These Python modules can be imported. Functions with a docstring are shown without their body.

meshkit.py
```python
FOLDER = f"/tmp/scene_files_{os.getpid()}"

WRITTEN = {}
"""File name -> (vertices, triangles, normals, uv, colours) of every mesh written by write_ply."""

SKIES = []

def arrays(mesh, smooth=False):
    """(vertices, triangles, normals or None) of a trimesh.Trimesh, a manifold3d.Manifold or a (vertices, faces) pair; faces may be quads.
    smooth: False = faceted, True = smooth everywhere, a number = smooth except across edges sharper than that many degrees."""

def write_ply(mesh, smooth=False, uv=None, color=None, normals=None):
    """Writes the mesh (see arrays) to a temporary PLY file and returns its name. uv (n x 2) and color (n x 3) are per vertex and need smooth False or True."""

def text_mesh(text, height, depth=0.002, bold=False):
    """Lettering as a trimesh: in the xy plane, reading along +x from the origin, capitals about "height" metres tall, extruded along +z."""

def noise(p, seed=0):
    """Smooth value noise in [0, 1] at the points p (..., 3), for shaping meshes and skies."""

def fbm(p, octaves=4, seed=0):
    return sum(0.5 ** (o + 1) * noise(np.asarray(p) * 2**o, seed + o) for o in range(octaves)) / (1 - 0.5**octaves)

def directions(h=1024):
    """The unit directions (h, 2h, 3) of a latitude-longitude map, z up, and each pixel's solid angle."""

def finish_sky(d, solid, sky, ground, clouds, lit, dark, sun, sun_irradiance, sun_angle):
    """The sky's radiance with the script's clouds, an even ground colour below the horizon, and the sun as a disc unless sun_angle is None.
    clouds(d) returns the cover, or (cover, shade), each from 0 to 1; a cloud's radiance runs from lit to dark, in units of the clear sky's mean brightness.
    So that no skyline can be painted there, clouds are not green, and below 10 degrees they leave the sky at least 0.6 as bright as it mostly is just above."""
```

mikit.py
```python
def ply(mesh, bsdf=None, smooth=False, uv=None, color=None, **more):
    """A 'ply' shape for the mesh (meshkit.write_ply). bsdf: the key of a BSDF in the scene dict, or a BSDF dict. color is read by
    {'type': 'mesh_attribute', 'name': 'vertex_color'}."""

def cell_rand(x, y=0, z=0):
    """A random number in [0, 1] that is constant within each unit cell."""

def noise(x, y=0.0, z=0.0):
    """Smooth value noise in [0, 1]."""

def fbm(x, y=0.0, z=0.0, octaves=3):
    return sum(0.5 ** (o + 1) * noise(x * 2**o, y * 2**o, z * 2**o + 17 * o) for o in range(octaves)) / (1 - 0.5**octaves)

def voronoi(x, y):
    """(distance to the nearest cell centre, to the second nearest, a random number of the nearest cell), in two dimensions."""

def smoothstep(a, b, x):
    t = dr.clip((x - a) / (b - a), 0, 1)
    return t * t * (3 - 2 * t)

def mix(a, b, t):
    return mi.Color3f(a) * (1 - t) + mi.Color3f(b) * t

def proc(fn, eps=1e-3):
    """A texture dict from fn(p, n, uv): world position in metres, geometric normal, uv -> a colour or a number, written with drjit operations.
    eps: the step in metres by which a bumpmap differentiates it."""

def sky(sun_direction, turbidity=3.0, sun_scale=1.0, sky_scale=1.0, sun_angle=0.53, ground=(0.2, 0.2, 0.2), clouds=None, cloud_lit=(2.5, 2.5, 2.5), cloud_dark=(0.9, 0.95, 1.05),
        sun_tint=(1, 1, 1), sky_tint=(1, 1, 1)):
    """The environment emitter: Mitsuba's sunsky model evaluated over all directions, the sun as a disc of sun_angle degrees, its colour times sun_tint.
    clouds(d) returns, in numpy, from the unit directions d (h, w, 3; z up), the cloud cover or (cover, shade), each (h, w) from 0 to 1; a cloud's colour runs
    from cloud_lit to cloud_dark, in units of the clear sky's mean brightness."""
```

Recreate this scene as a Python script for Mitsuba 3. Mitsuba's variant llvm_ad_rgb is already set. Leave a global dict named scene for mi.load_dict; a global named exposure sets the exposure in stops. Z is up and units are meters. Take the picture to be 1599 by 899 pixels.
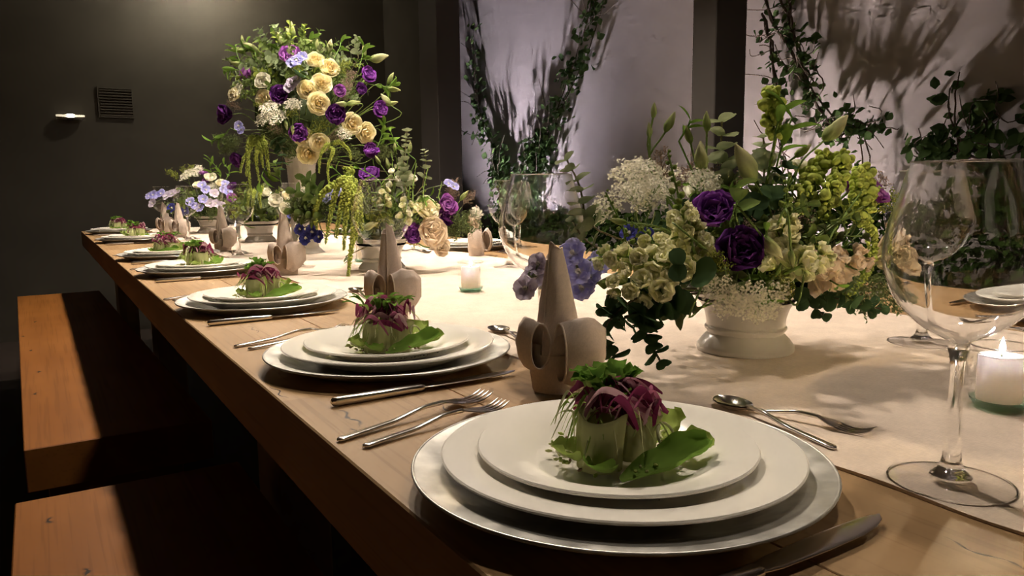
import math, random
import numpy as np, trimesh, mitsuba as mi, drjit as dr, mikit, meshkit
from shapely.geometry import Polygon
from mikit import proc, noise, fbm, smoothstep, mix
T = mi.ScalarTransform4f
scene, labels, used = {}, {}, {}
TOP = 0.75                                   # the table top's height; world coordinates below are relative to it
# ------------------------------------------------------------------ camera, light, exposure
exposure = 3.0                               # night scene: the lights below are dim, the camera exposes for them
EYE = np.array([0, 0, 0.2373])
FW = np.array([0.51845507, 0.84486652, -0.13192761]); UP = np.array([0.07890239, 0.10635798, 0.99119241]); RT = np.array([0.85145684, -0.52429814, -0.01152016])
scene['camera'] = {'type': 'perspective', 'fov': math.degrees(2 * math.atan(799.5 / 1203.57)), 'fov_axis': 'x', 'near_clip': 0.02, 'far_clip': 60.0,
                   'to_world': T().look_at(origin=[0, 0, float(EYE[2] + TOP)], target=(EYE + FW + [0, 0, TOP]).tolist(), up=UP.tolist())}
LAMP = [136.0, 115.0, 93.0]                # warm white shaded pendants in a row above the table
LAMP_DIM = [.30, 1.14, 1.0, 1.0, .95]
WASH = [215.0, 190.0, 146.0]
LAMPS = [(0.95, y, 1.55) for y in (0.5, 1.68, 2.50, 3.35, 4.30)]
UPLIGHT = [9.5, 8.7, 9.6]                # cooler garden uplights at the foot of the plaster wall
UPLIGHTS = [(3.30, 5.80), (3.30, 2.98)]
FLAME = [330.0, 245.0, 140.0]

# ------------------------------------------------------------------ helpers
def thing(name, label=None, cat=None, group=None, kind=None):
    n = used.get(name, 0); used[name] = n + 1
    key = name if n == 0 else f'{name}_{n:03d}'
    d = {k: v for k, v in (('label', label), ('category', cat), ('group', group), ('kind', kind)) if v}
    labels[key] = d
    return key
def Mx(M): return T().translate([0, 0, TOP]) @ T(np.asarray(M, float)) if M is not None else T().translate([0, 0, TOP])
def put(key, d, M=None, **more):
    scene[key] = {**d, 'to_world': Mx(M), **more}
    return key
def part(holder, name, d, M=None, label=None, kind=None, **more):
    base = holder + '__' + name
    n = used.get(base, 0); used[base] = n + 1
    key = base if n == 0 else f'{base}_{n:03d}'
    if label: labels.setdefault(key, {})['label'] = label
    if kind: labels.setdefault(key, {})['kind'] = kind
    return put(key, d, M, **more)
def P(mesh, mat, smooth=False): return mikit.ply(mesh, mat, smooth=smooth)
def PC(mesh, mat, col): return mikit.ply(mesh, mat, smooth=True, color=col)
def cat(ms):
    vs, fs, o = [], [], 0
    for v, f in ms:
        vs.append(v); fs.append(np.asarray(f) + o); o += len(v)
    return np.vstack(vs), np.vstack(fs)
def tm(m): return np.asarray(m.vertices, float), np.asarray(m.faces)
def tr(x=0, y=0, z=0):
    M = np.eye(4); M[:3, 3] = (x, y, z); return M
def rot(ax, a):
    c, s = math.cos(a), math.sin(a); M = np.eye(4)
    i, j = {'x': (1, 2), 'y': (2, 0), 'z': (0, 1)}[ax]
    M[i, i] = c; M[j, j] = c; M[i, j] = -s; M[j, i] = s
    return M
def sc(a, b=None, c=None): return np.diag([a, a if b is None else b, a if c is None else c, 1.0])
def app(M, v): return np.asarray(v, float) @ M[:3, :3].T + M[:3, 3]
def xf(M, m): return app(M, m[0]), m[1]
def nrm(v): v = np.asarray(v, float); return v / (np.linalg.norm(v) + 1e-12)
def frame(p, d, roll=0.0, s=1.0):
    """local +z to direction d, at p"""
    z = nrm(d); a = np.array([0, 0, 1.0]) if abs(z[2]) < .92 else np.array([0.0, 1, 0])
    x = nrm(np.cross(a, z)); y = np.cross(z, x); M = np.eye(4)
    M[:3, 0], M[:3, 1], M[:3, 2], M[:3, 3] = x, y, z, p
    return M @ rot('z', roll) @ sc(s)
def box(x0, x1, y0, y1, z0, z1, ch=0.0):
    """a box with chamfered edges"""
    if ch <= 0: return tm(trimesh.creation.box(bounds=[[x0, y0, z0], [x1, y1, z1]]))
    pts = []
    for sx in (0, 1):
        for sy in (0, 1):
            for sz in (0, 1):
                c = np.array([(x0, x1)[sx], (y0, y1)[sy], (z0, z1)[sz]]); s = np.array([1 - 2 * sx, 1 - 2 * sy, 1 - 2 * sz]) * ch
                for k in range(3):
                    q = c + s; q[k] = c[k]; pts.append(q)
    return tm(trimesh.convex.convex_hull(np.array(pts)))
def tube(pts, rad, n=6, cap=True):
    p = np.asarray(pts, float); r = np.broadcast_to(rad, (len(p),)).astype(float)
    t = np.gradient(p, axis=0); t /= np.linalg.norm(t, axis=1, keepdims=True) + 1e-12
    a = np.array([0, 0, 1.0]) if abs(t[0][2]) < .9 else np.array([1.0, 0, 0]); X = []
    for k in range(len(p)):
        a = nrm(a - t[k] * np.dot(a, t[k])); X.append(a)
    X = np.array(X); Y = np.cross(t, X); g = np.arange(n) * 2 * np.pi / n
    v = p[:, None] + r[:, None, None] * (np.cos(g)[None, :, None] * X[:, None] + np.sin(g)[None, :, None] * Y[:, None])
    i, j = np.meshgrid(np.arange(len(p) - 1), np.arange(n), indexing='ij')
    q = np.stack([i * n + j, i * n + (j + 1) % n, (i + 1) * n + (j + 1) % n, (i + 1) * n + j], -1).reshape(-1, 4)
    f = np.vstack([q[:, [0, 1, 2]], q[:, [0, 2, 3]]]); v = v.reshape(-1, 3)
    if cap:
        v = np.vstack([v, p[:1], p[-1:]]); m = len(v); k = np.arange(n)
        f = np.vstack([f, np.stack([k * 0 + m - 2, (k + 1) % n, k], 1), np.stack([k * 0 + m - 1, k + (len(p) - 1) * n, (k + 1) % n + (len(p) - 1) * n], 1)])
    return v, f
def lathe(prof, n=48):
    """prof: (r, z) from inside-bottom outwards; normals point to the right of the run"""
    pr = np.asarray(prof, float); g = np.arange(n) * 2 * np.pi / n
    v = np.stack([pr[:, 0, None] * np.cos(g), pr[:, 0, None] * np.sin(g), np.repeat(pr[:, 1, None], n, 1)], -1).reshape(-1, 3)
    i, j = np.meshgrid(np.arange(len(pr) - 1), np.arange(n), indexing='ij')
    q = np.stack([i * n + j, i * n + (j + 1) % n, (i + 1) * n + (j + 1) % n, (i + 1) * n + j], -1).reshape(-1, 4)
    return v, np.vstack([q[:, [0, 1, 2]], q[:, [0, 2, 3]]])
def curve(ctrl, n=14):
    """Catmull-Rom through the control points"""
    c = np.asarray(ctrl, float); c = np.vstack([2 * c[0] - c[1], c, 2 * c[-1] - c[-2]]); out = []
    m = len(c) - 3
    for k in range(m):
        for t in np.linspace(0, 1, max(2, n // m + 1), endpoint=(k == m - 1)):
            a, b, d, e = c[k:k + 4]
            out.append(.5 * (2 * b + (d - a) * t + (2 * a - 5 * b + 4 * d - e) * t * t + (3 * b - a - 3 * d + e) * t ** 3))
    return np.array(out)
def grid(pos):
    """faces of a (nv, nu, 3) grid"""
    a, b = pos.shape[:2]; i, j = np.meshgrid(np.arange(a - 1), np.arange(b - 1), indexing='ij')
    q = np.stack([i * b + j, i * b + j + 1, (i + 1) * b + j + 1, (i + 1) * b + j], -1).reshape(-1, 4)
    return pos.reshape(-1, 3), np.vstack([q[:, [0, 1, 2]], q[:, [0, 2, 3]]])
ICO = tm(trimesh.creation.icosphere(1)); ICO0 = tm(trimesh.creation.icosphere(0)); ICO2 = tm(trimesh.creation.icosphere(2))

# ------------------------------------------------------------------ materials
def area(c, w=1.0): return {'type': 'area', 'radiance': rgb(*c), 'sampling_weight': float(w)}
def rgb(*c): return {'type': 'rgb', 'value': list(map(float, c))}
def pri(c, rough=.5, spec=.5, **k): return {'type': 'principled', 'base_color': c if isinstance(c, dict) else rgb(*c), 'roughness': float(rough), 'specular': float(spec), **k}
def two(b): return {'type': 'twosided', 'bsdf': b}
def bump(b, fn, s, eps=1e-3): return {'type': 'bumpmap', 'arbitrary': proc(fn, eps), 'scale': float(s), 'bsdf': b}
CRACKS = [(0.262, 0.752, .040, .0045), (0.252, 0.705, .012, .003), (0.226, 0.895, .035, .002), (0.36, 0.72, .02, .002), (.43, 1.16, .03, .002), (.30, 1.33, .04, .002), (.50, .24, .03, .002)]
def wood_fn(base, dark, light, plank, cracks=(), length=2.6):
    def fn(p, n, uv):
        x, y, z = p.x, p.y, p.z
        cell = mikit.cell_rand(dr.floor((x - .217) / plank), dr.floor((y + 7 * mikit.cell_rand(dr.floor((x - .217) / plank), 3)) / length), 1)
        w = fbm(x * 9 + cell * 17, y * 1.1, z * 9, 2)
        ring = dr.sin((x * 55 + z * 40 + w * 9 + cell * 30))
        fine = fbm(x * 260, y * 5, z * 200, 2)
        mott = fbm(x * 6, y * 3.5 + cell * 9, z * 6, 3)
        c = mix(base, light, smoothstep(.25, .8, mott))
        c = mix(c, dark, dr.clip(.16 * ring + .16, 0, 1) * .55 + smoothstep(.55, .8, fine) * .28)
        c = c * (.84 + .30 * cell)
        for cx, cy, L, W in cracks:
            u = (y - cy) / L; v = (x - cx + .010 * dr.sin(y * 160 + cx * 50) * .3) / (.6 * W * (.25 + 1.1 * noise(y * 210, x * 50)))
            m = dr.select(dr.square(u) < 1, dr.exp(-dr.square(v) * 1.5) * (1 - dr.square(u)), 0)
            c = mix(c, [.02, .011, .006], dr.clip(m * 1.3, 0, 1))
        return c
    return fn
BK = [(-.037, 3.72), (-.075, 3.37), (-.049, 3.05), (-.031, 2.67), (-.038, 2.38), (.02, 1.2), (-.02, 1.43)]
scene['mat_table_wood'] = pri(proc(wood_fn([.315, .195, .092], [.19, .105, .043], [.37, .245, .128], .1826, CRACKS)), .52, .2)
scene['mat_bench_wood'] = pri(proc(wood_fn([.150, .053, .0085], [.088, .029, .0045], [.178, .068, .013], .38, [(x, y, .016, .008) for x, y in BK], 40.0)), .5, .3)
def linen(c, f=900.0, amt=.12):
    def fn(p, n, uv):
        s = fbm(p.x * 30, p.y * 30, p.z * 30, 2); w = noise(p.x * 220, p.y * 1400, p.z * 300) + noise(p.x * 1400, p.y * 220, p.z * 900)
        return mi.Color3f(c) * (1 - amt + amt * w) * (.90 + .20 * s)
    return fn
scene['mat_runner'] = pri(proc(linen([.56, .475, .40], 700)), .9, .15, sheen=.3)
scene['mat_napkin'] = two(pri(proc(linen([.53, .445, .385], 1500)), .9, .12, sheen=.35))
scene['mat_hem'] = two(pri([.62, .53, .46], .9, .1))
scene['mat_china'] = pri([.72, .70, .635], .12, .5, clearcoat=.5, clearcoat_gloss=.9)
scene['mat_ceramic'] = pri([.47, .44, .40], .2, .5, clearcoat=.6, clearcoat_gloss=.85)
def leafsilver(p, n, uv):
    a = fbm(p.x * 60, p.y * 60, p.z * 60, 4); b = fbm(p.x * 14, p.y * 14, 3.0, 2)
    return mi.Color3f(.58, .57, .53) * (.60 + .58 * a) * (.9 + .2 * b)
def leafrough(p, n, uv): return .26 + .22 * fbm(p.x * 80, p.y * 80, 0, 3)
scene['mat_charger'] = {'type': 'principled', 'base_color': proc(leafsilver), 'metallic': .75, 'roughness': proc(leafrough), 'specular': .5}
scene['mat_steel'] = {'type': 'principled', 'base_color': rgb(.72, .69, .65), 'metallic': 1.0, 'roughness': .13}
scene['mat_glass'] = {'type': 'thindielectric', 'int_ior': 1.40}
scene['mat_glass_solid'] = {'type': 'dielectric', 'int_ior': 1.5}
scene['mat_glass_green'] = {'type': 'thindielectric', 'int_ior': 1.5, 'specular_transmittance': rgb(.42, .66, .55)}
scene['mat_wax'] = {'type': 'principledthin', 'base_color': rgb(.88, .80, .70), 'roughness': .6, 'diff_trans': 1.35, 'spec_trans': 0.0}
scene['mat_wick'] = pri([.03, .025, .02], .9)
def wall_dark(p, n, uv):
    return mi.Color3f(.034, .030, .023) * (.8 + .4 * fbm(p.x * 3, p.y * 3, p.z * 3, 3))
scene['mat_dark_wall'] = pri(proc(wall_dark), .62, .25)
scene['mat_ceiling'] = pri([.11, .09, .07], .8, .2)
scene['mat_side_wall'] = pri([.50, .42, .33], .8, .2)
scene['mat_floor'] = pri([.028, .021, .018], .55, .3)
scene['mat_post'] = pri([.055, .050, .048], .45, .35)
scene['mat_black_metal'] = pri([.02, .02, .02], .4, .5, metallic=.6)
def plaster_h(p, n, uv):
    a = fbm(p.y * 22, p.z * 22, 1.0, 4)
    m = smoothstep(.72, .82, noise(p.y * 38, p.z * 38, 5.0)) * smoothstep(.45, .6, noise(p.y * 3.1, p.z * 3.1, 2.0))
    return a * .35 + m * .9
def plaster_c(p, n, uv):
    return mi.Color3f(.46, .425, .415) * (.84 + .32 * fbm(p.y * 2.2, p.z * 2.2, 0, 4))
scene['mat_plaster'] = bump(pri(proc(plaster_c), .9, .1), plaster_h, .010, 2e-3)
scene['mat_soil'] = pri([.03, .024, .018], .95, .05)
scene['mat_petal'] = {'type': 'principledthin', 'base_color': {'type': 'mesh_attribute', 'name': 'vertex_color'}, 'roughness': .55, 'diff_trans': .4, 'spec_trans': 0.0, 'sheen': .15}
scene['mat_leaf'] = {'type': 'principledthin', 'base_color': {'type': 'mesh_attribute', 'name': 'vertex_color'}, 'roughness': .42, 'diff_trans': .35, 'spec_trans': 0.0}
scene['mat_stem'] = two(pri({'type': 'mesh_attribute', 'name': 'vertex_color'}, .5, .3))
def one(v, c): return np.tile(np.asarray(c, float), (len(v), 1))
def PS(mesh, c): return PC(mesh, 'mat_stem', one(mesh[0], c))

# ------------------------------------------------------------------ the place
def struct(name, mesh, mat, label, smooth=False):
    put(name, P(mesh, mat, smooth)); labels[name] = {'kind': 'structure', 'label': label, 'category': name.split('_')[0]}
struct('floor', box(-3, 2.62, -2.5, 6.1, -.80, -.75), 'mat_floor', 'very dark floor under the table and benches')
struct('ground', box(2.62, 5, -2.5, 10, -.84, -.79), 'mat_soil', 'dark soil of the garden bed beyond the posts')
struct('ceiling', box(-3, 2.7, -2.5, 6.1, 2.05, 2.15), 'mat_ceiling', 'dark ceiling above the dining table')
struct('wall_end', box(-3, 2.7, 6.0, 6.12, -.8, 2.15), 'mat_dark_wall', 'dark brown wall at the far end of the table')
struct('wall_left', box(-3.12, -3, -2.5, 6.1, -.8, 2.15), 'mat_side_wall', 'plain wall on the bench side')
struct('wall_back', box(-3, 2.7, -2.62, -2.5, -.8, 2.15), 'mat_side_wall', 'plain wall behind the camera')
struct('wall_right', box(2.5, 2.62, 5.15, 6.0, -.8, 2.15), 'mat_dark_wall', 'short dark wall piece between the far post and the end wall')
struct('wall_garden', box(3.755, 3.93, -2.5, 10, -.84, 3.2), 'mat_plaster', 'pale rough plaster garden wall with vine shadows')
def post(y0, y1, label):
    t = thing('post', label, 'post')
    part(t, 'shaft', P(box(2.41, 2.59, y0, y1, -.75, 2.06, .004), 'mat_post'))
    part(t, 'base_plate', P(box(2.37, 2.61, y0 - .03, y1 + .03, -.75, -.738, .003), 'mat_black_metal'))
    for zz in (-.70, -.55): part(t, 'bolt', P(xf(tr(2.405, (y0 + y1) / 2, zz) @ rot('y', math.pi / 2), tm(trimesh.creation.cylinder(.008, .012, sections=8))), 'mat_black_metal'))
post(4.87, 5.15, 'wide dark grey metal post left of the plaster wall, behind the tall flowers')
post(2.32, 2.454, 'dark grey metal post in the middle of the plaster wall, behind the nearest flower bowl')
# end wall fittings
t = thing('wall_lamp', 'slim glowing disc lamp on the dark end wall, far left', 'lamp')
scene['mat_lamp_glow'] = pri([.8, .75, .65], .6)
DISC = tm(trimesh.creation.cylinder(.084, .011, sections=40))
part(t, 'diffuser', P(xf(tr(.246, 5.972, .728) @ sc(1, .36, 1), DISC), 'mat_lamp_glow'), emitter=area((.08, .07, .05), .05))
part(t, 'bulb', P(xf(tr(.246, 5.965, .728) @ sc(.034, .030, .014), ICO2), 'mat_lamp_glow', True), emitter=area((.28, .25, .20), .05))
part(t, 'lower_ring', P(xf(tr(.246, 5.972, .709) @ sc(.94, .34, .8), DISC), 'mat_steel'))
part(t, 'wall_bracket', P(box(.226, .266, 5.965, 6.0, .70, .74, .003), 'mat_black_metal'))
t = thing('wall_vent', 'dark slatted vent on the end wall, right of the disc lamp', 'vent')
VX0, VX1, VZ0, VZ1 = .415, .635, .725, .93
scene['mat_vent'] = pri([.040, .036, .029], .4, .5)
part(t, 'frame', P(cat([box(VX0, VX1, 5.985, 6.0, VZ0, VZ0 + .012), box(VX0, VX1, 5.985, 6.0, VZ1 - .012, VZ1), box(VX0, VX0 + .01, 5.985, 6.0, VZ0, VZ1), box(VX1 - .01, VX1, 5.985, 6.0, VZ0, VZ1)]), 'mat_dark_wall'))
for k in range(10):
    z = VZ0 + .018 + k * .0185
    part(t, 'slat', P(xf(tr(0, 5.99, z) @ rot('x', .25), box(VX0 + .01, VX1 - .01, -.0085, .0085, -.0035, .0035)), 'mat_vent'))
# shaded pendant lamps over the table (above the frame): the room's own light
SHADE = P(lathe([(.020, .07), (.060, .03), (.084, -.02), (.094, -.068), (.097, -.068), (.100, -.063), (.088, -.01), (.062, .04), (.030, .078), (.0, .08)][::1], 40), 'mat_black_metal', 40)
scene['mat_lamp_glow'] = pri([.8, .75, .65], .6)
SHD = P(tm(trimesh.creation.cylinder(.05, .004, sections=40)), 'mat_lamp_glow')
for k, (x, y, z) in enumerate(LAMPS):
    t = thing('pendant_lamp', f'black shaded pendant lamp over the table, {["first", "second", "third", "fourth", "fifth"][k]} of its row from the camera', 'lamp', 'pendant lamps over the table')
    part(t, 'diffuser', SHD, tr(x, y, z), emitter=area([c * LAMP_DIM[k] for c in LAMP], 3))
    part(t, 'shade', SHADE, tr(x, y, z + .02))
    part(t, 'cord', P(tube([(x, y, z + .10), (x, y, 2.05)], .003), 'mat_black_metal'))
t = thing('wall_washer', 'small black ceiling spotlight aimed at the dark end wall', 'lamp')
WM = frame((1.12, 5.50, 1.84), (0, 1, -.60))
part(t, 'housing', P(tube([(0, 0, -.10), (0, 0, 0)], .04, 24), 'mat_black_metal'), WM)
part(t, 'lens', P(tm(trimesh.creation.cylinder(.034, .004, sections=24)), 'mat_lamp_glow'), WM @ tr(0, 0, .003), emitter=area(WASH, 1.5))
part(t, 'bracket', P(tube([(1.12, 5.48, 1.9), (1.12, 5.48, 2.05)], .008), 'mat_black_metal'))
for k, (x, y) in enumerate(UPLIGHTS):
    t = thing('garden_uplight', f'round garden uplight at the foot of the plaster wall, {"left" if k == 0 else "right"} of the middle post', 'lamp')
    part(t, 'housing', P(lathe([(0, -.79), (.060, -.79), (.060, -.658), (.055, -.658), (.055, -.735), (0, -.735)], 32), 'mat_black_metal', 30), tr(x, y, 0))
    part(t, 'lens', P(xf(tr(x, y, -.730), tm(trimesh.creation.cylinder(.048, .004, sections=24))), 'mat_lamp_glow'), emitter=area([c * q for c, q in zip(UPLIGHT, ((74, 71, 73), (52, 46.5, 40))[k])], 2.5))

# ------------------------------------------------------------------ table and benches
TX0, TX1, TY0, TY1, TH = .217, 1.678, -.25, 5.16, .083
table = thing('dining_table', 'long thick honey-coloured wooden dining table carrying the whole setting', 'table')
for k in range(8):
    a, b = TX0 + k * (TX1 - TX0) / 8, TX0 + (k + 1) * (TX1 - TX0) / 8
    part(table, 'plank', P(box(a + .0002, b - .0002, TY0, TY1, -TH, 0, .0016 if k in (0, 7) else .0007), 'mat_table_wood'))
for y in (-.05, 1.46, 3.2, 4.85):
    for x in (.36, 1.435):
        part(table, 'leg', P(box(x, x + .10, y, y + .165, -.75, -TH + .001, .003), 'mat_table_wood'))
for y in (.03, 1.545, 3.28, 4.93): part(table, 'crossbar', P(box(.46, 1.435, y - .03, y + .03, -.20, -TH, .002), 'mat_table_wood'))
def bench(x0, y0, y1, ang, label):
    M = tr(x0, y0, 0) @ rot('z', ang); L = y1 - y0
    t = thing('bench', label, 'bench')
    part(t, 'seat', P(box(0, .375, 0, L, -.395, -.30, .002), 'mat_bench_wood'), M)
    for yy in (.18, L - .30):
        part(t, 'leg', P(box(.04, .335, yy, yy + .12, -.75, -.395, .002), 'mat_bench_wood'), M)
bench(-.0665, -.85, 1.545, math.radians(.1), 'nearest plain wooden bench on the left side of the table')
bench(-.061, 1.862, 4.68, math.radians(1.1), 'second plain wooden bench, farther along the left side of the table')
# runner: a soft linen strip with a slightly wavy edge
nx, ny = 46, 330; X, Y = np.meshgrid(np.linspace(0, 1, nx), np.linspace(TY0, TY1 - .02, ny))
xl = .547 + .004 * np.sin(Y * 3.1) + .0022 * np.sin(Y * 17) + .0015 * np.sin(Y * 41); xr = 1.292 + .005 * np.sin(Y * 2.3 + 1) + .002 * np.sin(Y * 19)
XX = xl + (xr - xl) * X
pt = np.stack([XX, Y, np.zeros_like(XX)], -1)
zz = .0016 + .0011 * meshkit.fbm(pt * [9, 3, 1], 3, 4) + .0016 * np.exp(-(X * 70) ** 2) * meshkit.noise(pt * [1, 26, 1], 9)
top = np.stack([XX, Y, zz], -1); v1, f1 = grid(top); bot = np.stack([XX, Y, np.full_like(XX, .0002)], -1); v2, f2 = grid(bot)
loop = np.concatenate([np.arange(nx), np.arange(1, ny) * nx + nx - 1, (ny - 1) * nx + np.arange(nx - 2, -1, -1), np.arange(ny - 2, 0, -1) * nx]); l2 = np.roll(loop, -1); o = len(v1)
side = np.vstack([np.stack([loop, loop + o, l2 + o], 1), np.stack([loop, l2 + o, l2], 1)])
t = thing('table_runner', 'wide pale linen runner lying along the middle of the table', 'table runner')
put(t, P((np.vstack([v1, v2]), np.vstack([f1, f2[:, ::-1] + o, side])), 'mat_runner', 40))
# ------------------------------------------------------------------ garden: vines on the plaster wall and a low hedge
def garden_leaf(seed):
    v, f = grid(np.stack([np.stack([np.array([y * w * .42, (t - .5) * 1.0 + .5, .10 * y * y - .25 * (t - .4) ** 2]) for y in (-1, 0, 1)]) for t, w in ((0, .12), (.3, .9), (.62, .85), (1, .06))]))
    return v, f
GLF = garden_leaf(0)
GL = [PC(GLF, 'mat_garden_leaf', one(GLF[0], c)) for c in ((.075, .13, .045), (.12, .19, .06), (.05, .09, .035))]
scene['mat_garden_leaf'] = {'type': 'principledthin', 'base_color': {'type': 'mesh_attribute', 'name': 'vertex_color'}, 'roughness': .75, 'diff_trans': .3, 'eta': 1.25, 'spec_trans': 0.0}
def vine(label, paths, n, L, spread, seed, twigs=8, bright=.15, off=(.035, .085)):
    rn = np.random.RandomState(seed); t = thing('climbing_vine', label, 'vine'); cs = []
    for q in paths:
        c = curve([(3.675 - .02 * rn.rand(), y, z) for y, z in q], 18); cs.append(c)
        for k in range(2):
            w = c + np.cumsum(rn.randn(len(c), 3) * [.004, .02, .012], 0) * .5; w[:, 0] = np.clip(w[:, 0], 3.62, 3.70); part(t, 'stem', PS(tube(w, np.linspace(.008, .003, len(w)), 5), (.075, .055, .04)))
        for k in range(twigs):
            i = rn.randint(1, len(c) - 1); a = c[i]; e = a + [-.05 - .05 * rn.rand(), spread * 1.3 * rn.randn(), spread * (.6 + rn.randn())]
            part(t, 'twig', PS(tube(curve([a, (a + e) / 2 + .03 * rn.randn(3) * [0, 1, 1], e], 6), .0025, 4), (.08, .06, .045)))
    lv = []
    for k in range(n):
        c = cs[rn.randint(len(cs))]; s = rn.rand() ** .8; f = s * (len(c) - 1.001); i = int(f); p = c[i] + (c[i + 1] - c[i]) * (f - i)
        w = spread * (1.15 - .75 * s); p = p + [0, w * rn.randn() * .8, w * rn.randn() * .8]; p[0] = 3.712 - off[0] - (off[1] - off[0]) * rn.rand() ** 1.4
        M = frame(p, nrm([-.8, .8 * rn.randn(), .5 + .5 * rn.randn()]), rn.rand() * 6.28, L * (.6 + .8 * rn.rand())); col = 1 if rn.rand() < bright else (0 if rn.rand() < .6 else 2)
        if k < 290: part(t, 'leaf', GL[col], M)
        else: lv.append((xf(M, GLF), col))
    if lv: part(t, 'small_leaves', PC(cat([a for a, _ in lv]), 'mat_garden_leaf', np.vstack([one(a[0], ((.075, .13, .045), (.12, .19, .06), (.05, .09, .035))[c]) for a, c in lv])), kind='stuff')
vine('climbing vine rising up the left edge of the plaster wall, beside the wide post', [[(5.95, -.75), (5.95, .0), (6.08, .36), (6.40, .70), (6.56, 1.0), (6.62, 1.75)], [(6.0, -.2), (6.1, .2), (6.2, .45)]], 620, .050, .155, 3, 14)
vine('climbing vine slanting up to the right in the left half of the plaster wall', [[(5.80, -.75), (5.72, .2), (5.50, .52), (5.20, .86), (4.98, 1.15), (4.72, 1.55), (4.62, 1.9)], [(5.75, .0), (5.60, .35), (5.42, .62)]], 800, .048, .16, 5, 14, .06)
vine('bare twiggy vine running down the plaster wall just right of the middle post', [[(3.25, 1.60), (3.10, 1.15), (2.96, .90), (2.80, .66), (2.66, .50), (2.50, .36), (2.45, -.75)], [(3.18, 1.2), (3.05, .9), (2.98, .55), (2.90, .2)], [(3.05, 1.3), (2.90, .95), (2.75, .72)], [(2.70, .55), (2.55, .52), (2.38, .50)]], 330, .046, .075, 8, 16, .2)
vine('dark leafy vine climbing at the right picture edge of the plaster wall', [[(1.75, -.75), (1.80, .1), (1.98, .34), (2.04, .52), (2.06, .72)], [(1.78, .0), (1.72, .35), (1.66, .62)], [(1.78, .1), (1.90, .36), (2.12, .36), (2.2, .42)], [(1.80, .2), (1.86, .45), (1.87, .62)]], 250, .062, .07, 13, 9, .05)
rn = np.random.RandomState(4); hl, hc = [], []
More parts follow.
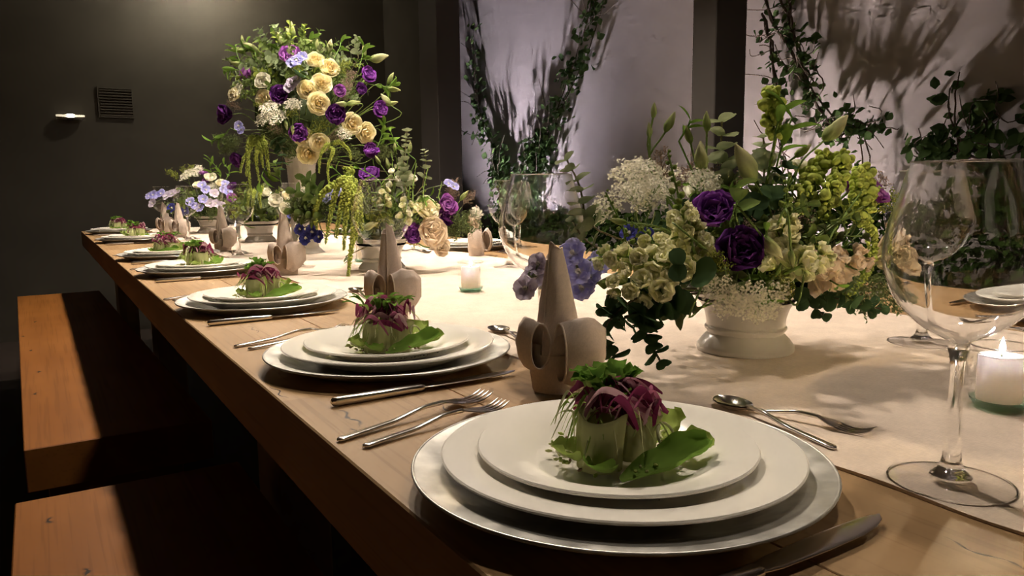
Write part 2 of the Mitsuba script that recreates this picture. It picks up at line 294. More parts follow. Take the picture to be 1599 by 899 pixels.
for k in range(9000):
    y = 1.0 + 4.3 * rn.rand(); top_ = np.interp(y, [1.0, 1.6, 2.4, 3.5, 5.3], [.20, .16, .10, .01, .02]) + .05 * (meshkit.noise([y * 6, 0, 0], 2) - .5) + .025 * rn.randn()
    s = rn.rand(); x = 3.02 + .30 * rn.rand() ** 1.6; z = top_ - (.75 + top_) * rn.rand() ** 1.8
    hl.append(xf(frame((x, y, z), nrm([-.6 + .6 * rn.randn(), rn.randn(), .8 + .5 * rn.randn()]), rn.rand() * 6, .036 * (.6 + .8 * rn.rand())), GLF)); hc.append(one(GLF[0], np.array([.040, .075, .018]) * (.5 + .9 * rn.rand())))
t = thing('hedge', 'low dark green hedge along the foot of the plaster wall', 'hedge', kind='stuff'); put(t, PC(cat(hl), 'mat_garden_leaf', np.vstack(hc)))
# ------------------------------------------------------------------ tableware (local: origin at the charger's centre on the table, +x towards the table's middle)
def plate_mesh(R, h, well, rimw, th=.0032, lip=.0012):
    """rim height h, flat well radius"""
    up = [(0, .0045), (well * .92, .0045), (well, .0052), (well + .006, .0085), (R - rimw * .55, h - .003), (R - .004, h - .0002), (R - .0012, h + lip * .3), (R, h - .0006)]
    dn = [(R - .0008, h - th * .75), (R - .006, h - th), (well + .012, .0048), (well + .002, .0012), (well - .002, 0), (well - .006, 0), (well - .008, .0016), (0, .0016)]
    return lathe(dn[::-1] + up[::-1], 96)
CH = P(plate_mesh(.165, .0196, .118, .04, .003), 'mat_charger', 35)
CHB = P(lathe([(.1662 * math.cos(a) * 0 + .1645 + .0013 * math.cos(a), .0192 + .0013 * math.sin(a)) for a in np.linspace(0, 2 * math.pi, 9)], 96), 'mat_charger', True)
DP = P(plate_mesh(.1427, .0235, .088, .05), 'mat_china', 35)
SP = P(plate_mesh(.1111, .0195, .066, .04), 'mat_china', 35)
Z_D, Z_S, Z_F = .0056, .0136, .0185              # where dinner plate, salad plate and food rest

def flat_piece(outline, zfun, th, hole=None, n=2):
    pg = Polygon(outline)
    m = trimesh.creation.extrude_polygon(pg, th, engine='earcut')
    m = m.subdivide_to_size(.012, max_iter=8) if n else m
    v, f = tm(m); v = v.copy(); d = zfun(v[:, 0], v[:, 1]); c = (v[:, 2] > th / 2)
    v[:, 2] += d
    return v, f
def taper(L, ws, xs):
    x = np.linspace(0, L, 26); w = np.interp(x / L, xs, ws); return [(a, b) for a, b in zip(x, w)] + [(a, -b) for a, b in zip(x[::-1], w[::-1])]
def loft(xs, hw, zc, ht, n=12, yo=None):
    """rounded bar: half widths hw, centre heights zc, half thicknesses ht along x"""
    g = np.arange(n) * 2 * np.pi / n; yo = np.zeros_like(xs) if yo is None else yo
    p = np.stack([np.repeat(np.asarray(xs)[:, None], n, 1), yo[:, None] + np.asarray(hw)[:, None] * np.sign(np.cos(g)) * np.abs(np.cos(g)) ** .7, np.asarray(zc)[:, None] + np.asarray(ht)[:, None] * np.sign(np.sin(g)) * np.abs(np.sin(g)) ** .7], -1)
    m, f = len(xs), []
    i, j = np.meshgrid(np.arange(m - 1), np.arange(n), indexing='ij')
    q = np.stack([i * n + j, i * n + (j + 1) % n, (i + 1) * n + (j + 1) % n, (i + 1) * n + j], -1).reshape(-1, 4)
    k = np.arange(1, n - 1); z = k * 0
    f = np.vstack([q[:, [0, 1, 2]], q[:, [0, 2, 3]], np.stack([z, k + 1, k], 1), np.stack([z, k, k + 1], 1) + (m - 1) * n])
    return p.reshape(-1, 3), f
# knife: handle end at the origin, pointing +x
xs = np.array([0, .002, .006, .03, .08, .108, .112]); kh = P(loft(xs, np.array([.002, .0042, .0054, .0058, .0062, .0062, .0045]), np.full(7, .0052), np.array([.002, .0042, .0050, .0050, .0046, .004, .003]), 14), 'mat_steel', 40)
xs = np.array([.108, .113, .125, .17, .205, .225, .238, .244]); kb = P(loft(xs, np.array([.0035, .0062, .0085, .0098, .0094, .0075, .004, .0006]), np.linspace(.0052, .0052, 8), np.array([.002, .0013, .0011, .0010, .0009, .0008, .0006, .0003]), 14, np.array([0, .001, .001, .0005, 0, .0008, .002, .0038])), 'mat_steel', 40)
# fork / spoon: handle end at origin
def arch(x, L, hh=.013):
    t = x / L
    return .0016 + .0035 * np.exp(-(t / .1) ** 2) * 0 + hh * np.exp(-((t - .60) / .13) ** 2) * .55
def handle_mesh(L, w0, w1, hh):
    x = np.concatenate([[0, .0015, .004], np.linspace(.012, L, 18)]); t = x / L
    w = np.interp(t, [0, .02, .3, .75, 1], [w0 * .8, w0, w0 * .85, w1, w1]); w[0] = w0 * .25; w[1] = w0 * .7
    return loft(x, w, .0022 + hh * np.interp(t, [0, .5, .8, 1], [0, .25, 1, .9]) , np.interp(t, [0, .02, .6, 1], [.0008, .0018, .0017, .0022]), 10)
def fork(L, wh, s):
    hL = L * .66; hd = handle_mesh(hL, .0046 * s, .0026 * s, .0075)
    zt = lambda t: .0095 - .0092 * np.sin(np.clip(t, 0, 1) * np.pi * .5) + .0075 * np.clip((t - .55) / .45, 0, 1) ** 2
    hl = L - hL; ms = []
    x = np.linspace(0, .42, 8); w = np.interp(x, [0, .12, .3, .42], [.0026 * s, wh * .55, wh, wh])
    ms.append(loft(hL - .002 + x * hl, w, zt(x) , np.full(8, .0011), 12))
    for k in range(4):
        yy = (k - 1.5) * wh * .53; x = np.linspace(.38, 1, 9)
        ms.append(loft(hL - .002 + x * hl, np.interp(x, [.38, .9, 1], [wh * .20, wh * .14, wh * .05]), zt(x), np.interp(x, [.38, .9, 1], [.0011, .0009, .0004]), 8, np.full(9, yy) * (1 + .04 * x)))
    return P(hd, 'mat_steel', 45), P(cat(ms), 'mat_steel', 45)
def spoon(L, wb, s):
    hL = L * .70; hd = handle_mesh(hL, .0044 * s, .0024 * s, .007); bl = L - hL
    nv, nu = 14, 11; out = []
    for sgn, o in ((1, 0.0), (-1, -.0012)):
        t = np.linspace(0, 1, nv)[:, None]; u = np.linspace(-1, 1, nu)[None]
        w = wb * np.sqrt(np.clip(1 - (2 * t - 1) ** 2, .012, 1)) * (1 + .12 * (t - .5)); dep = .0075
        g = np.stack([hL - .003 + (t * bl + 0 * u), w * u, .0088 - .001 * t - dep * (1 - u ** 2) * np.sin(np.pi * t) ** .8 + o], -1)
        v, f = grid(g); out.append((v, f if sgn < 0 else f[:, ::-1]))
    return P(hd, 'mat_steel', 45), P(cat(out), 'mat_steel', 60)
FK_B, FK_S, FK_D = fork(.205, .0118, 1.05), fork(.185, .0105, 1.0), fork(.158, .0098, .9)
SPN = spoon(.172, .0165, .95)

# wine glass
gp = curve([(.0042, .112), (.012, .1155), (.030, .126), (.047, .1445), (.0568, .170), (.0572, .186), (.053, .206), (.0465, .228), (.0405, .2496)], 36)
G_BOWL = P(lathe(gp[:, [0, 1]], 72), 'mat_glass', True)
G_RIM = P(lathe([(.0405 + .0006 * math.cos(a), .2496 + .0007 * math.sin(a)) for a in np.linspace(0, 2 * math.pi, 7)], 72), 'mat_glass_solid', True)
sp_ = curve([(0, .0045), (.0150, .0055), (.0100, .0120), (.0070, .021), (.0056, .040), (.0050, .075), (.0056, .098), (.0075, .107), (.0062, .1135), (0, .1150)], 45)
G_STEM = P(lathe(np.clip(sp_, 0, 1), 24), 'mat_glass_solid', True)
fp = curve([(.0125, .0058), (.022, .0040), (.036, .0024), (.0445, .0014)], 14)
G_FOOT = P(lathe(fp[::-1], 72), 'mat_glass', True)
G_EDGE = P(lathe([(.0445 + .0009 * math.cos(a), .0012 + .0009 * math.sin(a)) for a in np.linspace(0, 2 * math.pi, 7)], 72), 'mat_glass_solid', True)
gi = np.clip(gp[:, [0, 1]] + np.stack([-.0011 * np.ones(len(gp)), .0009 * np.linspace(1, 0, len(gp))], -1), 0, 1)
G_BOWL2 = P(lathe(np.vstack([[(0, .1125)], gp, gi[::-1], [(0, .1145)]]), 72), 'mat_glass_solid', 40)
def wine_glass(x, y, label, s=1.0, rz=0.0, solid=False):
    M = tr(x, y, .0018) @ sc(s); t = thing('wine_glass', label, 'wine glass', 'wine glasses on the table')
    part(t, 'bowl', G_BOWL2 if solid else G_BOWL, M); part(t, 'rim', G_RIM, M); part(t, 'stem', G_STEM, M); part(t, 'foot', G_FOOT, M); part(t, 'foot_edge', G_EDGE, M)

# napkin: rolled base, tall wrapped cone and two curled cuffs
def napkin_parts(seed):
    rn = np.random.RandomState(seed); out = []
    th = np.linspace(0, 2 * np.pi * 1.45, 70)[None]; z = np.linspace(0, 1, 9)[:, None]
    # base band
    r = .0265 + .0030 * (1 - np.abs(2 * z - 1)) - .0006 * th / 6
    g = np.stack([r * np.cos(th + 1.2) * 1.12, r * np.sin(th + 1.2) * .95, .001 + z * (.050 - .006 * np.sin(th * .5)) + 0 * th], -1)
    out.append(('base_roll', 'mat_napkin', grid(g)))
    # cone in wrapped layers with slanting hems
    ths = np.linspace(0, 2 * np.pi * 2.3, 120)[None]; v = np.linspace(0, 1, 18)[:, None]
    topz = .170 - .046 * (ths / (2 * np.pi * 2.3)) + .002 * np.sin(ths * 3 + seed); zz = .030 + v * (topz - .030)
    t = (zz - .030) / .140; r = .0250 * (1 - .80 * t ** 1.5 - .08 * t) - .0004 * ths * (1 - .6 * t) + .0022 * (meshkit.noise(np.stack([np.cos(ths) * 1.6 + 0 * v, np.sin(ths) * 1.6 + 0 * v, v * 4 + ths * .3], -1), seed) - .5) + .0045
    r = np.maximum(r, .0016); ph = ths + 3.6 + .5 * seed
    g = np.stack([r * np.cos(ph) - .004 * t ** 2, r * np.sin(ph) * .86 + .002 * t, zz], -1); g = g[:, ::-1]; out.append(('cone', 'mat_napkin', grid(g)))
    out.append(('cone_hem', 'mat_hem', tube(g[-1][::2], .0010, 5)))
    out.append(('cone_hem', 'mat_hem', tube(g[:, -1], .0010, 5)))
    # two cuffs: open rolled tubes, mouths side by side at the front (-y), flattening as they run back round the cone
    for sgn, p0, p1, hh in ((1, (.004, -.034), (.054, -.006), .0360), (-1, (-.018, -.028), (-.038, .012), .0280)):
        u = np.linspace(0, 1, 16)[:, None]; a = np.linspace(0, 2 * np.pi, 48)[None]
        p0_, p1_ = np.array(p0), np.array(p1); ax = nrm(p1_ - p0_); nx_ = np.array([ax[1], -ax[0]]) * sgn
        wx = (.0150 if sgn > 0 else .0115) * (1 + .15 * np.sin(np.pi * u)) * (1 - u ** 2.6) ** .7 + .0006; hz = hh * (1 + .06 * np.sin(np.pi * u)) * np.interp(u, [0, .3, .65, 1], [.92, 1.06, .92, .45])
        wr = 1 + .09 * u ** 2 * np.sin(a * 9 + seed) + .16 * (meshkit.noise(np.stack([np.cos(a) * 1.5 + 3 * u, np.sin(a) * 1.5 + 0 * u, u * 3 + 0 * a], -1), seed + 3) - .5)
        o = wx * np.cos(a) * wr; zc = (.050 if sgn > 0 else .056) + .006 * u + hz * np.sin(a) * wr - .010 * np.clip(np.cos(a), 0, 1) * u * 0
        bulge = .008 * np.sin(np.pi * u)
        g = np.stack([p0_[0] + (p1_[0] - p0_[0]) * u + nx_[0] * (o + bulge), p0_[1] + (p1_[1] - p0_[1]) * u + nx_[1] * (o + bulge), zc], -1)
        out.append(('cuff', 'mat_napkin', grid(g)))
        out.append(('cuff_hem', 'mat_hem', tube(g[0], .0012, 5)))
        out.append(('cuff_hem', 'mat_hem', tube(g[-1], .0008, 5)))
    return [(n, P(m, mt, True)) for n, mt, m in out]
NAPS = [napkin_parts(s) for s in (0, 1, 2)]
def napkin(x, y, rz, k, label, s=1.0):
    t = thing('napkin', label, 'napkin', 'folded linen napkins beside the plates'); M = tr(x, y, .0022) @ rot('z', rz) @ sc(s)
    for n, d in NAPS[k % 3]: part(t, n, d, M)

# votive candle
cg = curve([(.0215, .0035), (.0262, .008), (.0285, .020), (.0272, .036), (.0245, .050), (.0248, .058), (.0285, .066)], 30)
V_WALL = P(lathe(cg, 60), 'mat_glass', True)
V_RIM = P(lathe([(.0285 + .0008 * math.cos(a), .066 + .0008 * math.sin(a)) for a in np.linspace(0, 2 * math.pi, 7)], 60), 'mat_glass_solid', True)
V_BASE = P(lathe([(.0, .0004), (.019, .0004), (.0225, .0010), (.0260, .0050), (.0274, .0105)], 60), 'mat_glass_green', True)
WAX = P(lathe([(0, .0085), (.0205, .0085), (.0212, .012), (.0212, .0545), (.0200, .0560), (.012, .0545), (0, .0538)], 40), 'mat_wax', 40)
WICK = P(tube([(0, 0, .0538), (.0003, 0, .058), (.0011, 0, .0612)], .0007, 5), 'mat_wick')
FL = P(lathe([(0, 0), (.0018, .0006), (.0030, .0030), (.0031, .0055), (.0022, .0098), (.0009, .0138), (0, .0160)], 16), 'mat_wick', True)
def candle(x, y, label, lit=1.0):
    M = tr(x, y, .0022); t = thing('candle_holder', label.replace('candle', 'glass votive holder', 1), 'candle holder', 'glass votive holders on the runner')
    part(t, 'glass_wall', V_WALL, M); part(t, 'rim', V_RIM, M); part(t, 'thick_base', V_BASE, M, 'thick pale green glass base')
    c = thing('candle', label, 'candle', 'lit white candles in the glass votive holders')
    part(c, 'wax', WAX, M); part(c, 'wick', WICK, M)
    part(c, 'flame', FL, M @ tr(.0008, 0, .0585), 'small bright flame', emitter=area([q * lit for q in FLAME], .4))

# salad: cucumber-wrapped roll with shredded cabbage, herbs, onion rings and lettuce
def sheet_leaf(L, W, a0, a1, cup, ruf, seed, nu=10, nv=12, thick=0.0):
    v = np.linspace(0, 1, nv + 1)[:, None]; u = np.linspace(-1, 1, nu + 1)[None]
    a = a0 + (a1 - a0) * v ** 1.2; dl = L / nv
    xc = np.cumsum(np.sin(a), 0) * dl; zc = np.cumsum(np.cos(a), 0) * dl
    w = W * np.interp(v, [0, .15, .45, .75, .92, 1], [.22, .55, .92, 1, .72, .30])
    c = cup; tx = w * np.sin(c * u) / c; nn = w * (1 - np.cos(c * u)) / c
    rf = ruf * W * (np.sin(5.5 * v * np.pi + 3 * u + seed) + .6 * np.sin(9 * v + 7 * u + 2 * seed)) * np.abs(u) ** 1.5 * np.clip(v * 2, 0, 1)
    nn = nn + rf
    return grid(np.stack([xc - np.cos(a) * nn, tx + 0 * v, zc + np.sin(a) * nn], -1))
def lcol(m, L, c0, c1, seed):
    d = np.linalg.norm(m[0], axis=1) / L; k = np.clip(d, 0, 1)[:, None]; n = meshkit.fbm(m[0] * 90, 3, seed)[:, None]
    return (np.asarray(c0) * (1 - k) + np.asarray(c1) * k) * (.75 + .5 * n)
GRN, LGT, DGR = (.15, .27, .045), (.40, .48, .15), (.075, .16, .03)
def salad_parts(seed):
    rn = np.random.RandomState(seed); out = []
    def add(n, m, col, mat='mat_leaf', lab=None): out.append((n, PC(m, mat, col), lab))
    # lettuce leaves lying round the foot
    for k, (ang, x, y, L, W, a0, a1, cp, rx) in enumerate([(.06, -.040, -.050, .090, .018, 1.52, 1.25, 1.25, .34), (.35, .026, -.006, .048, .027, 1.35, .75, .9, 0), (2.6, -.022, -.012, .038, .020, 1.45, .9, 1.0, 0), (-2.75, -.026, -.030, .030, .017, 1.4, .8, 1.1, 0), (.9, .018, .016, .046, .026, 1.3, .6, .9, 0), (-.35, .030, -.026, .040, .018, 1.45, 1.0, 1.1, .3)]):
        m = sheet_leaf(L, W, a0, a1, cp, .13, seed * 3 + k); m2 = xf(tr(x, y, .004) @ rot('z', ang) @ rot('x', rx), m)
        m2[0][:, 2] = np.maximum(m2[0][:, 2], .0008 + .05 * np.clip(np.hypot(m2[0][:, 0], m2[0][:, 1]) - .06, 0, 1))
        add('lettuce_leaf', m2, lcol(m, L, LGT if k != 0 else (.17, .27, .06), GRN if k in (0, 3) else (.30, .40, .10), seed + k))
    # cucumber ribbons rolled upright
    for k, (x, y, r, h, o) in enumerate([(-.024, -.014, .0175, .041, 2.5), (.014, -.008, .018, .034, 1), (-.006, .012, .017, .040, 2)]):
        th = np.linspace(0, 2 * np.pi * 1.35, 44)[None]; v = np.linspace(0, 1, 10)[:, None]
        rr = r * (1 + .05 * th / 6 + .10 * (v - .5) + .05 * np.sin(3 * v + th)) + .0006 * np.sin(9 * th + seed)
        g = np.stack([x + rr * np.cos(th + o) + .004 * v, y + rr * np.sin(th + o), .003 + h * v * (1 + .07 * np.sin(2 * th + o))], -1); m = grid(g)
        n = meshkit.noise(m[0] * [200, 200, 18], seed + k)[:, None]; e = np.abs(np.broadcast_to(v, g.shape[:2]).reshape(-1, 1) - .5) * 2
        add('cucumber_ribbon', m, (np.array([.56, .58, .28]) * (1 - .28 * n) * (1 - .30 * e ** 6)))
    # strips over the top
    def strip(p0, p1, sag, w, c, name, twist=1.0, a0=.55):
        q = curve([p0, np.array(p0) * .7 + np.array(p1) * .3 + [0, 0, sag], np.array(p0) * .3 + np.array(p1) * .7 + [0, 0, sag * .8], p1], 9); d = nrm(np.array(p1) - p0); s = nrm(np.cross(d, [0, 0, 1.0]))
        a = np.linspace(a0, a0 + twist * .6, len(q))[:, None]; n2 = np.cross(s, d); e = s * np.cos(a) + n2 * np.sin(a); w = w * np.sin(np.linspace(.35, 2.8, len(q)))[:, None]
        m = grid(np.stack([q - e * w, q + n2 * w * .3, q + e * w], 1)); add(name, m, one(m[0], c) * (.75 + .5 * rn.rand()))
    for k in range(40):
        a = rn.rand() * 6.28; r = .006 + .022 * rn.rand(); p0 = np.array([r * math.cos(a), r * math.sin(a) - .004, .040 + .020 * rn.rand()]); b = a + 1.0 + 1.9 * rn.rand(); r2 = .018 + .024 * rn.rand()
        p1 = np.array([r2 * math.cos(b), r2 * math.sin(b) - .004, .022 + .032 * rn.rand()])
        strip(p0, p1, .010 + .008 * rn.rand(), (.0020 + .0026 * rn.rand()) * (1.15 if k % 3 == 0 else .9), [(.17, .030, .075), (.28, .085, .15), (.48, .27, .32), (.20, .04, .09)][k % 4], 'cabbage_strip', 1.6 * rn.rand())
    for k in range(18):
        a = -2.6 + 2.7 * (k + rn.rand()) / 18 if k % 4 else 6.28 * rn.rand(); da = .35 + .45 * rn.rand(); r = .024 + .014 * rn.rand(); z = .036 + .018 * rn.rand()
        p0 = np.array([r * math.cos(a - da) - .003, r * math.sin(a - da) - .002, z]); p1 = np.array([r * math.cos(a + da) - .003, r * math.sin(a + da) - .002, z - .016 + .020 * rn.rand()])
        o = np.array([math.cos(a), math.sin(a), 0]) * r * .25
        strip(p0 + o, p1 + o, .006 + .010 * rn.rand(), .0030 + .0022 * rn.rand(), [(.24, .05, .11), (.36, .12, .20), (.56, .36, .40), (.18, .03, .08)][k % 4], 'cabbage_strip', .8, .75)
    for k in range(34):
        a = 1.2 + 3.4 * rn.rand() if k % 3 else 6.28 * rn.rand(); r = .014 + .02 * rn.rand(); p0 = np.array([r * math.cos(a), r * math.sin(a), .018 + .034 * rn.rand()]); r2 = .034 + .024 * rn.rand(); b = a + .9 * (rn.rand() - .5)
        p1 = np.array([r2 * math.cos(b), r2 * math.sin(b), .004 + .030 * rn.rand()]); strip(p0, p1, .012, .0008 + .0005 * rn.rand(), [(.45, .55, .20), (.30, .42, .10), (.58, .60, .36)][k % 3], 'sprout', .6)
    # onion rings
    for k, (x, y, z, r, tx_, tz) in enumerate([(.030, -.030, .020, .011, 1.1, .3), (.050, -.012, .012, .008, .35, 0), (.047, .012, .014, .009, .5, 1), (-.044, .002, .012, .008, .6, 2)]):
        g = np.linspace(0, 2 * np.pi, 25); m = xf(tr(x, y, z) @ rot('z', tz) @ rot('x', tx_), tube(np.stack([r * np.cos(g), r * np.sin(g) * 1.1, 0 * g], -1), .0013, 6, False))
        add('onion_ring', m, one(m[0], (.62, .64, .42)), 'mat_petal')
    # herb crown
    cr = seed % 2 == 0
    for k in range(30 if cr else 22):
        a = rn.rand() * 6.28; r = .002 + (.018 if cr else .026) * math.sqrt(rn.rand()); L = (.011 if cr else .020) + .008 * rn.rand()
        m = sheet_leaf(L, (.0092 if cr else .0046), -.2 + .8 * rn.rand(), 1.2 + .9 * rn.rand(), .8, .12, seed + k, 6, 6); z0 = .052 + (.022 if cr else .010) * (1 - r / .03) * rn.rand()
        q = np.array([r * math.cos(a) - .002, r * math.sin(a) + .006, z0])
        if cr: add('herb_stalk', tube(curve([(q[0] * .4, q[1] * .4, .045), q * [.8, .8, .9], q], 5), .0006, 4), np.tile([.20, .32, .07], (26 if False else len(tube(curve([(q[0] * .4, q[1] * .4, .045), q * [.8, .8, .9], q], 5), .0006, 4)[0]), 1)))
        add('herb_leaf', xf(tr(*q) @ rot('z', a + 1.2 * (rn.rand() - .5)), m), lcol(m, L, DGR if k % 3 else LGT, (.13, .25, .04), seed + k))
    if seed % 2:
        for k in range(14):
            a = rn.rand() * 6.28; p0 = np.array([.024 * math.cos(a), .024 * math.sin(a), .050]); p1 = np.array([.026 * math.cos(a + 2), .026 * math.sin(a + 2), .052]); strip(p0, p1, .018, .0016, (.22, .36, .07), 'herb_stalk', 1.5)
    # minced bits
    bs = []
    for k in range(120):
        a = rn.rand() * 6.28; r = .030 + .024 * rn.rand(); bs.append(xf(tr(r * math.cos(a), r * math.sin(a), .003 + .007 * rn.rand()) @ rot('z', a) @ sc(.0028 * (.4 + rn.rand()), .0016, .0014), ICO0))
    m = cat(bs); out.append(('dressing_crumb', PC(m, 'mat_petal', np.repeat(np.array([[.50, .52, .25], [.35, .42, .12], [.30, .20, .14]])[rn.randint(0, 3, 120)], len(ICO0[0]), 0)), 'stuff'))
    pep = []
    for k in range(130):
        a = [2.55, -.25, -1.6][k % 3] + .25 * rn.randn(); r = .086 + .010 * rn.randn(); r = min(r, .104); z = .0005 + max(0, (r - .066)) * .30 - .0035
        pep.append(xf(tr(r * math.cos(a), r * math.sin(a), z) @ sc(.0005 + .0004 * rn.rand()), ICO0))
    return out, PC(cat(pep), 'mat_stem', one(cat(pep)[0], (.05, .035, .02)))
SALADS = [salad_parts(s) for s in (2, 5, 8)]
NEAR = ['nearest', 'second nearest', 'third nearest', 'fourth nearest', 'fifth nearest', 'second farthest', 'farthest']; SIDE = ['bench side', 'side by the garden']; ORD = ['first', 'second', 'third', 'fourth', 'fifth', 'sixth', 'seventh', 'eighth', 'ninth', 'tenth', 'eleventh', 'twelfth', 'thirteenth', 'fourteenth', 'fifteenth', 'sixteenth', 'seventeenth', 'eighteenth', 'nineteenth', 'twentieth']
def setting(cx, cy, idx, far=False, salad=0, srot=0.0, nap=True, glass=True, naprot=0.0, napx=.108, napy=-.262, gl=(.206, -.13), cut=True, ns=1.0):
    B = tr(cx, cy, 0) @ (rot('z', math.pi) if far else np.eye(4))
    w = f'{NEAR[idx]} setting on the {SIDE[far]}'; zr = .0002
    t = thing('charger_plate', 'silver charger plate at the ' + w, 'charger plate', 'silver charger plates'); part(t, 'plate', CH, B); part(t, 'beaded_rim', CHB, B)
    t = thing('dinner_plate', 'wide white dinner plate at the ' + w, 'plate', 'white dinner plates'); put(t, DP, B @ tr(0, -.001, Z_D))
    t = thing('salad_plate', 'small white top plate at the ' + w, 'plate', 'small white plates'); put(t, SP, B @ tr(-.002, .001, Z_S))
    if salad is not None:
        ps, pep = SALADS[salad]; M = B @ tr(-.004, .002, Z_F) @ rot('z', srot)
        t = thing('salad', 'green salad with purple cabbage at the ' + w, 'salad', 'plated salads')
        for n, d, kd in ps: part(t, n, d, M, kind=kd)
        t = thing('ground_pepper', 'dark pepper specks at the ' + w, 'pepper', kind='stuff'); put(t, pep, M)
    if cut:
        def piece(name, ds, nm, x, y, a, lab, z=.0004, pitch=0.0):
            t = thing(name, lab + ' at the ' + w, name.split('_')[-1], None)
            for n, d in zip(nm, ds): part(t, n, d, B @ tr(x, y, z) @ rot('z', a) @ rot('y', -pitch))
        piece('table_knife', (kh, kb), ('handle', 'blade'), -.140, -.172, .035, 'steel knife')
        piece('table_fork', FK_B, ('handle', 'tines'), -.160, .216, .29, 'outer steel fork')
        piece('table_fork', FK_S, ('handle', 'tines'), -.146, .186, .25, 'inner steel fork')
        piece('dessert_spoon', SPN, ('handle', 'bowl'), .201, -.055, 1.40, 'small dessert spoon', .0016)
        piece('dessert_fork', FK_D, ('handle', 'tines'), .222, .100, -1.30, 'small dessert fork', .0016)
    if nap: p = app(B, [[napx, napy, 0]])[0]; napkin(p[0], p[1], naprot, idx, 'taupe cone-folded napkin at the ' + w, ns)
    if glass: p = app(B, [[gl[0], gl[1], 0]])[0]; wine_glass(p[0], p[1], 'large clear wine glass at the ' + w, solid=(idx < 2 and not far))
LEFT = [(.384, .465), (.3975, .971), (.379, 1.577), (.385, 2.32), (.385, 2.90), (.385, 3.93), (.385, 4.74)]
SP_ = [dict(salad=0, srot=0.0, gl=(.211, -.15), nap=False), dict(salad=1, srot=.2, napx=.101, napy=-.258, naprot=-.66, gl=(.1765, -.113)), dict(salad=2, srot=.4, napx=.155, napy=-.29, naprot=-.5), dict(salad=0, srot=1.2, napx=.19, napy=-.20, naprot=-.45, gl=(.275, -.03)),
       dict(salad=1, srot=-.5, napx=.215, napy=.185, naprot=-.4), dict(salad=2, srot=2., napx=.215, napy=.19, naprot=-.4), dict(salad=0, srot=.7, napx=.195, napy=-.3, naprot=-.5)]
for i, ((x, y), kw) in enumerate(zip(LEFT, SP_)): setting(x, y, i, False, **kw)
for i, ((x, y), kw) in enumerate(zip([(1.51, .61), (1.47, 1.22), (1.40, 2.58), (1.42, 3.75)],
        [dict(salad=None, gl=(.421, -.021), nap=False), dict(salad=None, napx=.17, napy=.20, naprot=1.0, glass=False), dict(salad=None, napx=.135, napy=.29, naprot=.6, gl=(-.04, .26)), dict(salad=None, nap=False, glass=False)])):
    setting(x, y, i, True, **kw)
wine_glass(1.159, 1.903, 'large clear wine glass standing alone on the runner edge right of the nearer candle')
candle(.821, 1.515, 'lit white candle on the runner between the first two flower bowls')
candle(.838, .400, 'lit white candle at the right picture edge beside the nearest wine glass')
candle(.875, 2.33, 'lit white candle behind the second flower bowl')
candle(.80, 3.80, 'lit white candle beside the third flower bowl, far back')
# ------------------------------------------------------------------ flowers: builders
def petal(L, W, a0, a1, cup=.7, ruf=0.0, seed=0, r0=0.0, nu=6, nv=6, prof=(.30, .72, 1, .80, .36), pw=1.3, ctr=0.0, curl=0.0):
    """one petal, base at r0 from the axis (z), opening towards +x; a0..a1: angle from the axis along its length"""
    v = np.linspace(0, 1, nv + 1)[:, None]; u = np.linspace(-1, 1, nu + 1)[None]
    a = a0 + (a1 - a0) * v ** pw + curl * np.clip((v - .68) / .32, 0, 1) ** 1.5; dl = L / nv
    xc = r0 + np.vstack([[[0]], np.cumsum(np.sin((a[1:] + a[:-1]) / 2), 0) * dl]); zc = np.vstack([[[0]], np.cumsum(np.cos((a[1:] + a[:-1]) / 2), 0) * dl])
    w = W * np.interp(v, [0, .3, .65, .9, 1], prof)
    ty = w * np.sin(cup * u) / cup; nn = w * (1 - np.cos(cup * u)) / cup
    nn = nn + ruf * W * np.sin(4.3 * u + 2.1 * seed + 1.5 * v) * v ** 2 + ruf * .6 * W * np.sin(8.5 * u + seed * 5) * v ** 3 * np.abs(u)
    zt = zc + np.sin(a) * nn - (ctr * L * u ** 2 * v)
    return grid(np.stack([xc - np.cos(a) * nn, ty + 0 * v, zt], -1)), np.broadcast_to(v, (nv + 1, nu + 1)).reshape(-1), np.broadcast_to(np.abs(u), (nv + 1, nu + 1)).reshape(-1)
def pcol(v, u, stops, seed, var=.16):
    rn = np.random.RandomState(seed); x = np.linspace(0, 1, len(stops)); c = np.stack([np.interp(v, x, [s[k] for s in stops]) for k in range(3)], -1)
    vein = 1 + .10 * np.sin(u * 17 + seed) * (v > .2)
    return np.clip(c * (1 + var * (rn.rand() - .5)) * vein[:, None], 0, 1)
def whorl(rings, stops, seed):
    """rings: (count, L, W, a0, a1, cup, ruf, r0, extra) -> list of (name, mesh, colour)"""
    rn = np.random.RandomState(seed); out = []
    for ri, (n, L, W, a0, a1, cup, ruf, r0, kw) in enumerate(rings):
        for k in range(n):
            m, v, u = petal(L * (1 + .10 * (rn.rand() - .5)), W * (1 + .12 * (rn.rand() - .5)), a0 + .12 * (rn.rand() - .5), a1 + .22 * (rn.rand() - .5), cup, ruf, seed + ri * 7 + k, r0, **kw)
            M = rot('z', 2 * math.pi * (k + .5 * ri) / n + .2 * (rn.rand() - .5)) @ rot('y', .05 * (rn.rand() - .5))
            out.append(('petal', xf(M, m), pcol(v, u, stops, seed * 31 + ri * 7 + k)))
    return out
PK = dict(nu=7, nv=6)
def lisianthus(stops, seed, open_=1.0):
    o = open_
    return whorl([(5, 1.12, .86, .35, .75 + .75 * o, .55, .16, .02, PK), (5, 1.02, .80, .22, .35 + .65 * o, .8, .17, .02, PK), (4, .92, .62, .08, .15 + .55 * o, 1.2, .16, .02, PK), (3, .78, .42, -.02, .25 * o, 1.6, .12, .01, PK)], stops, seed)
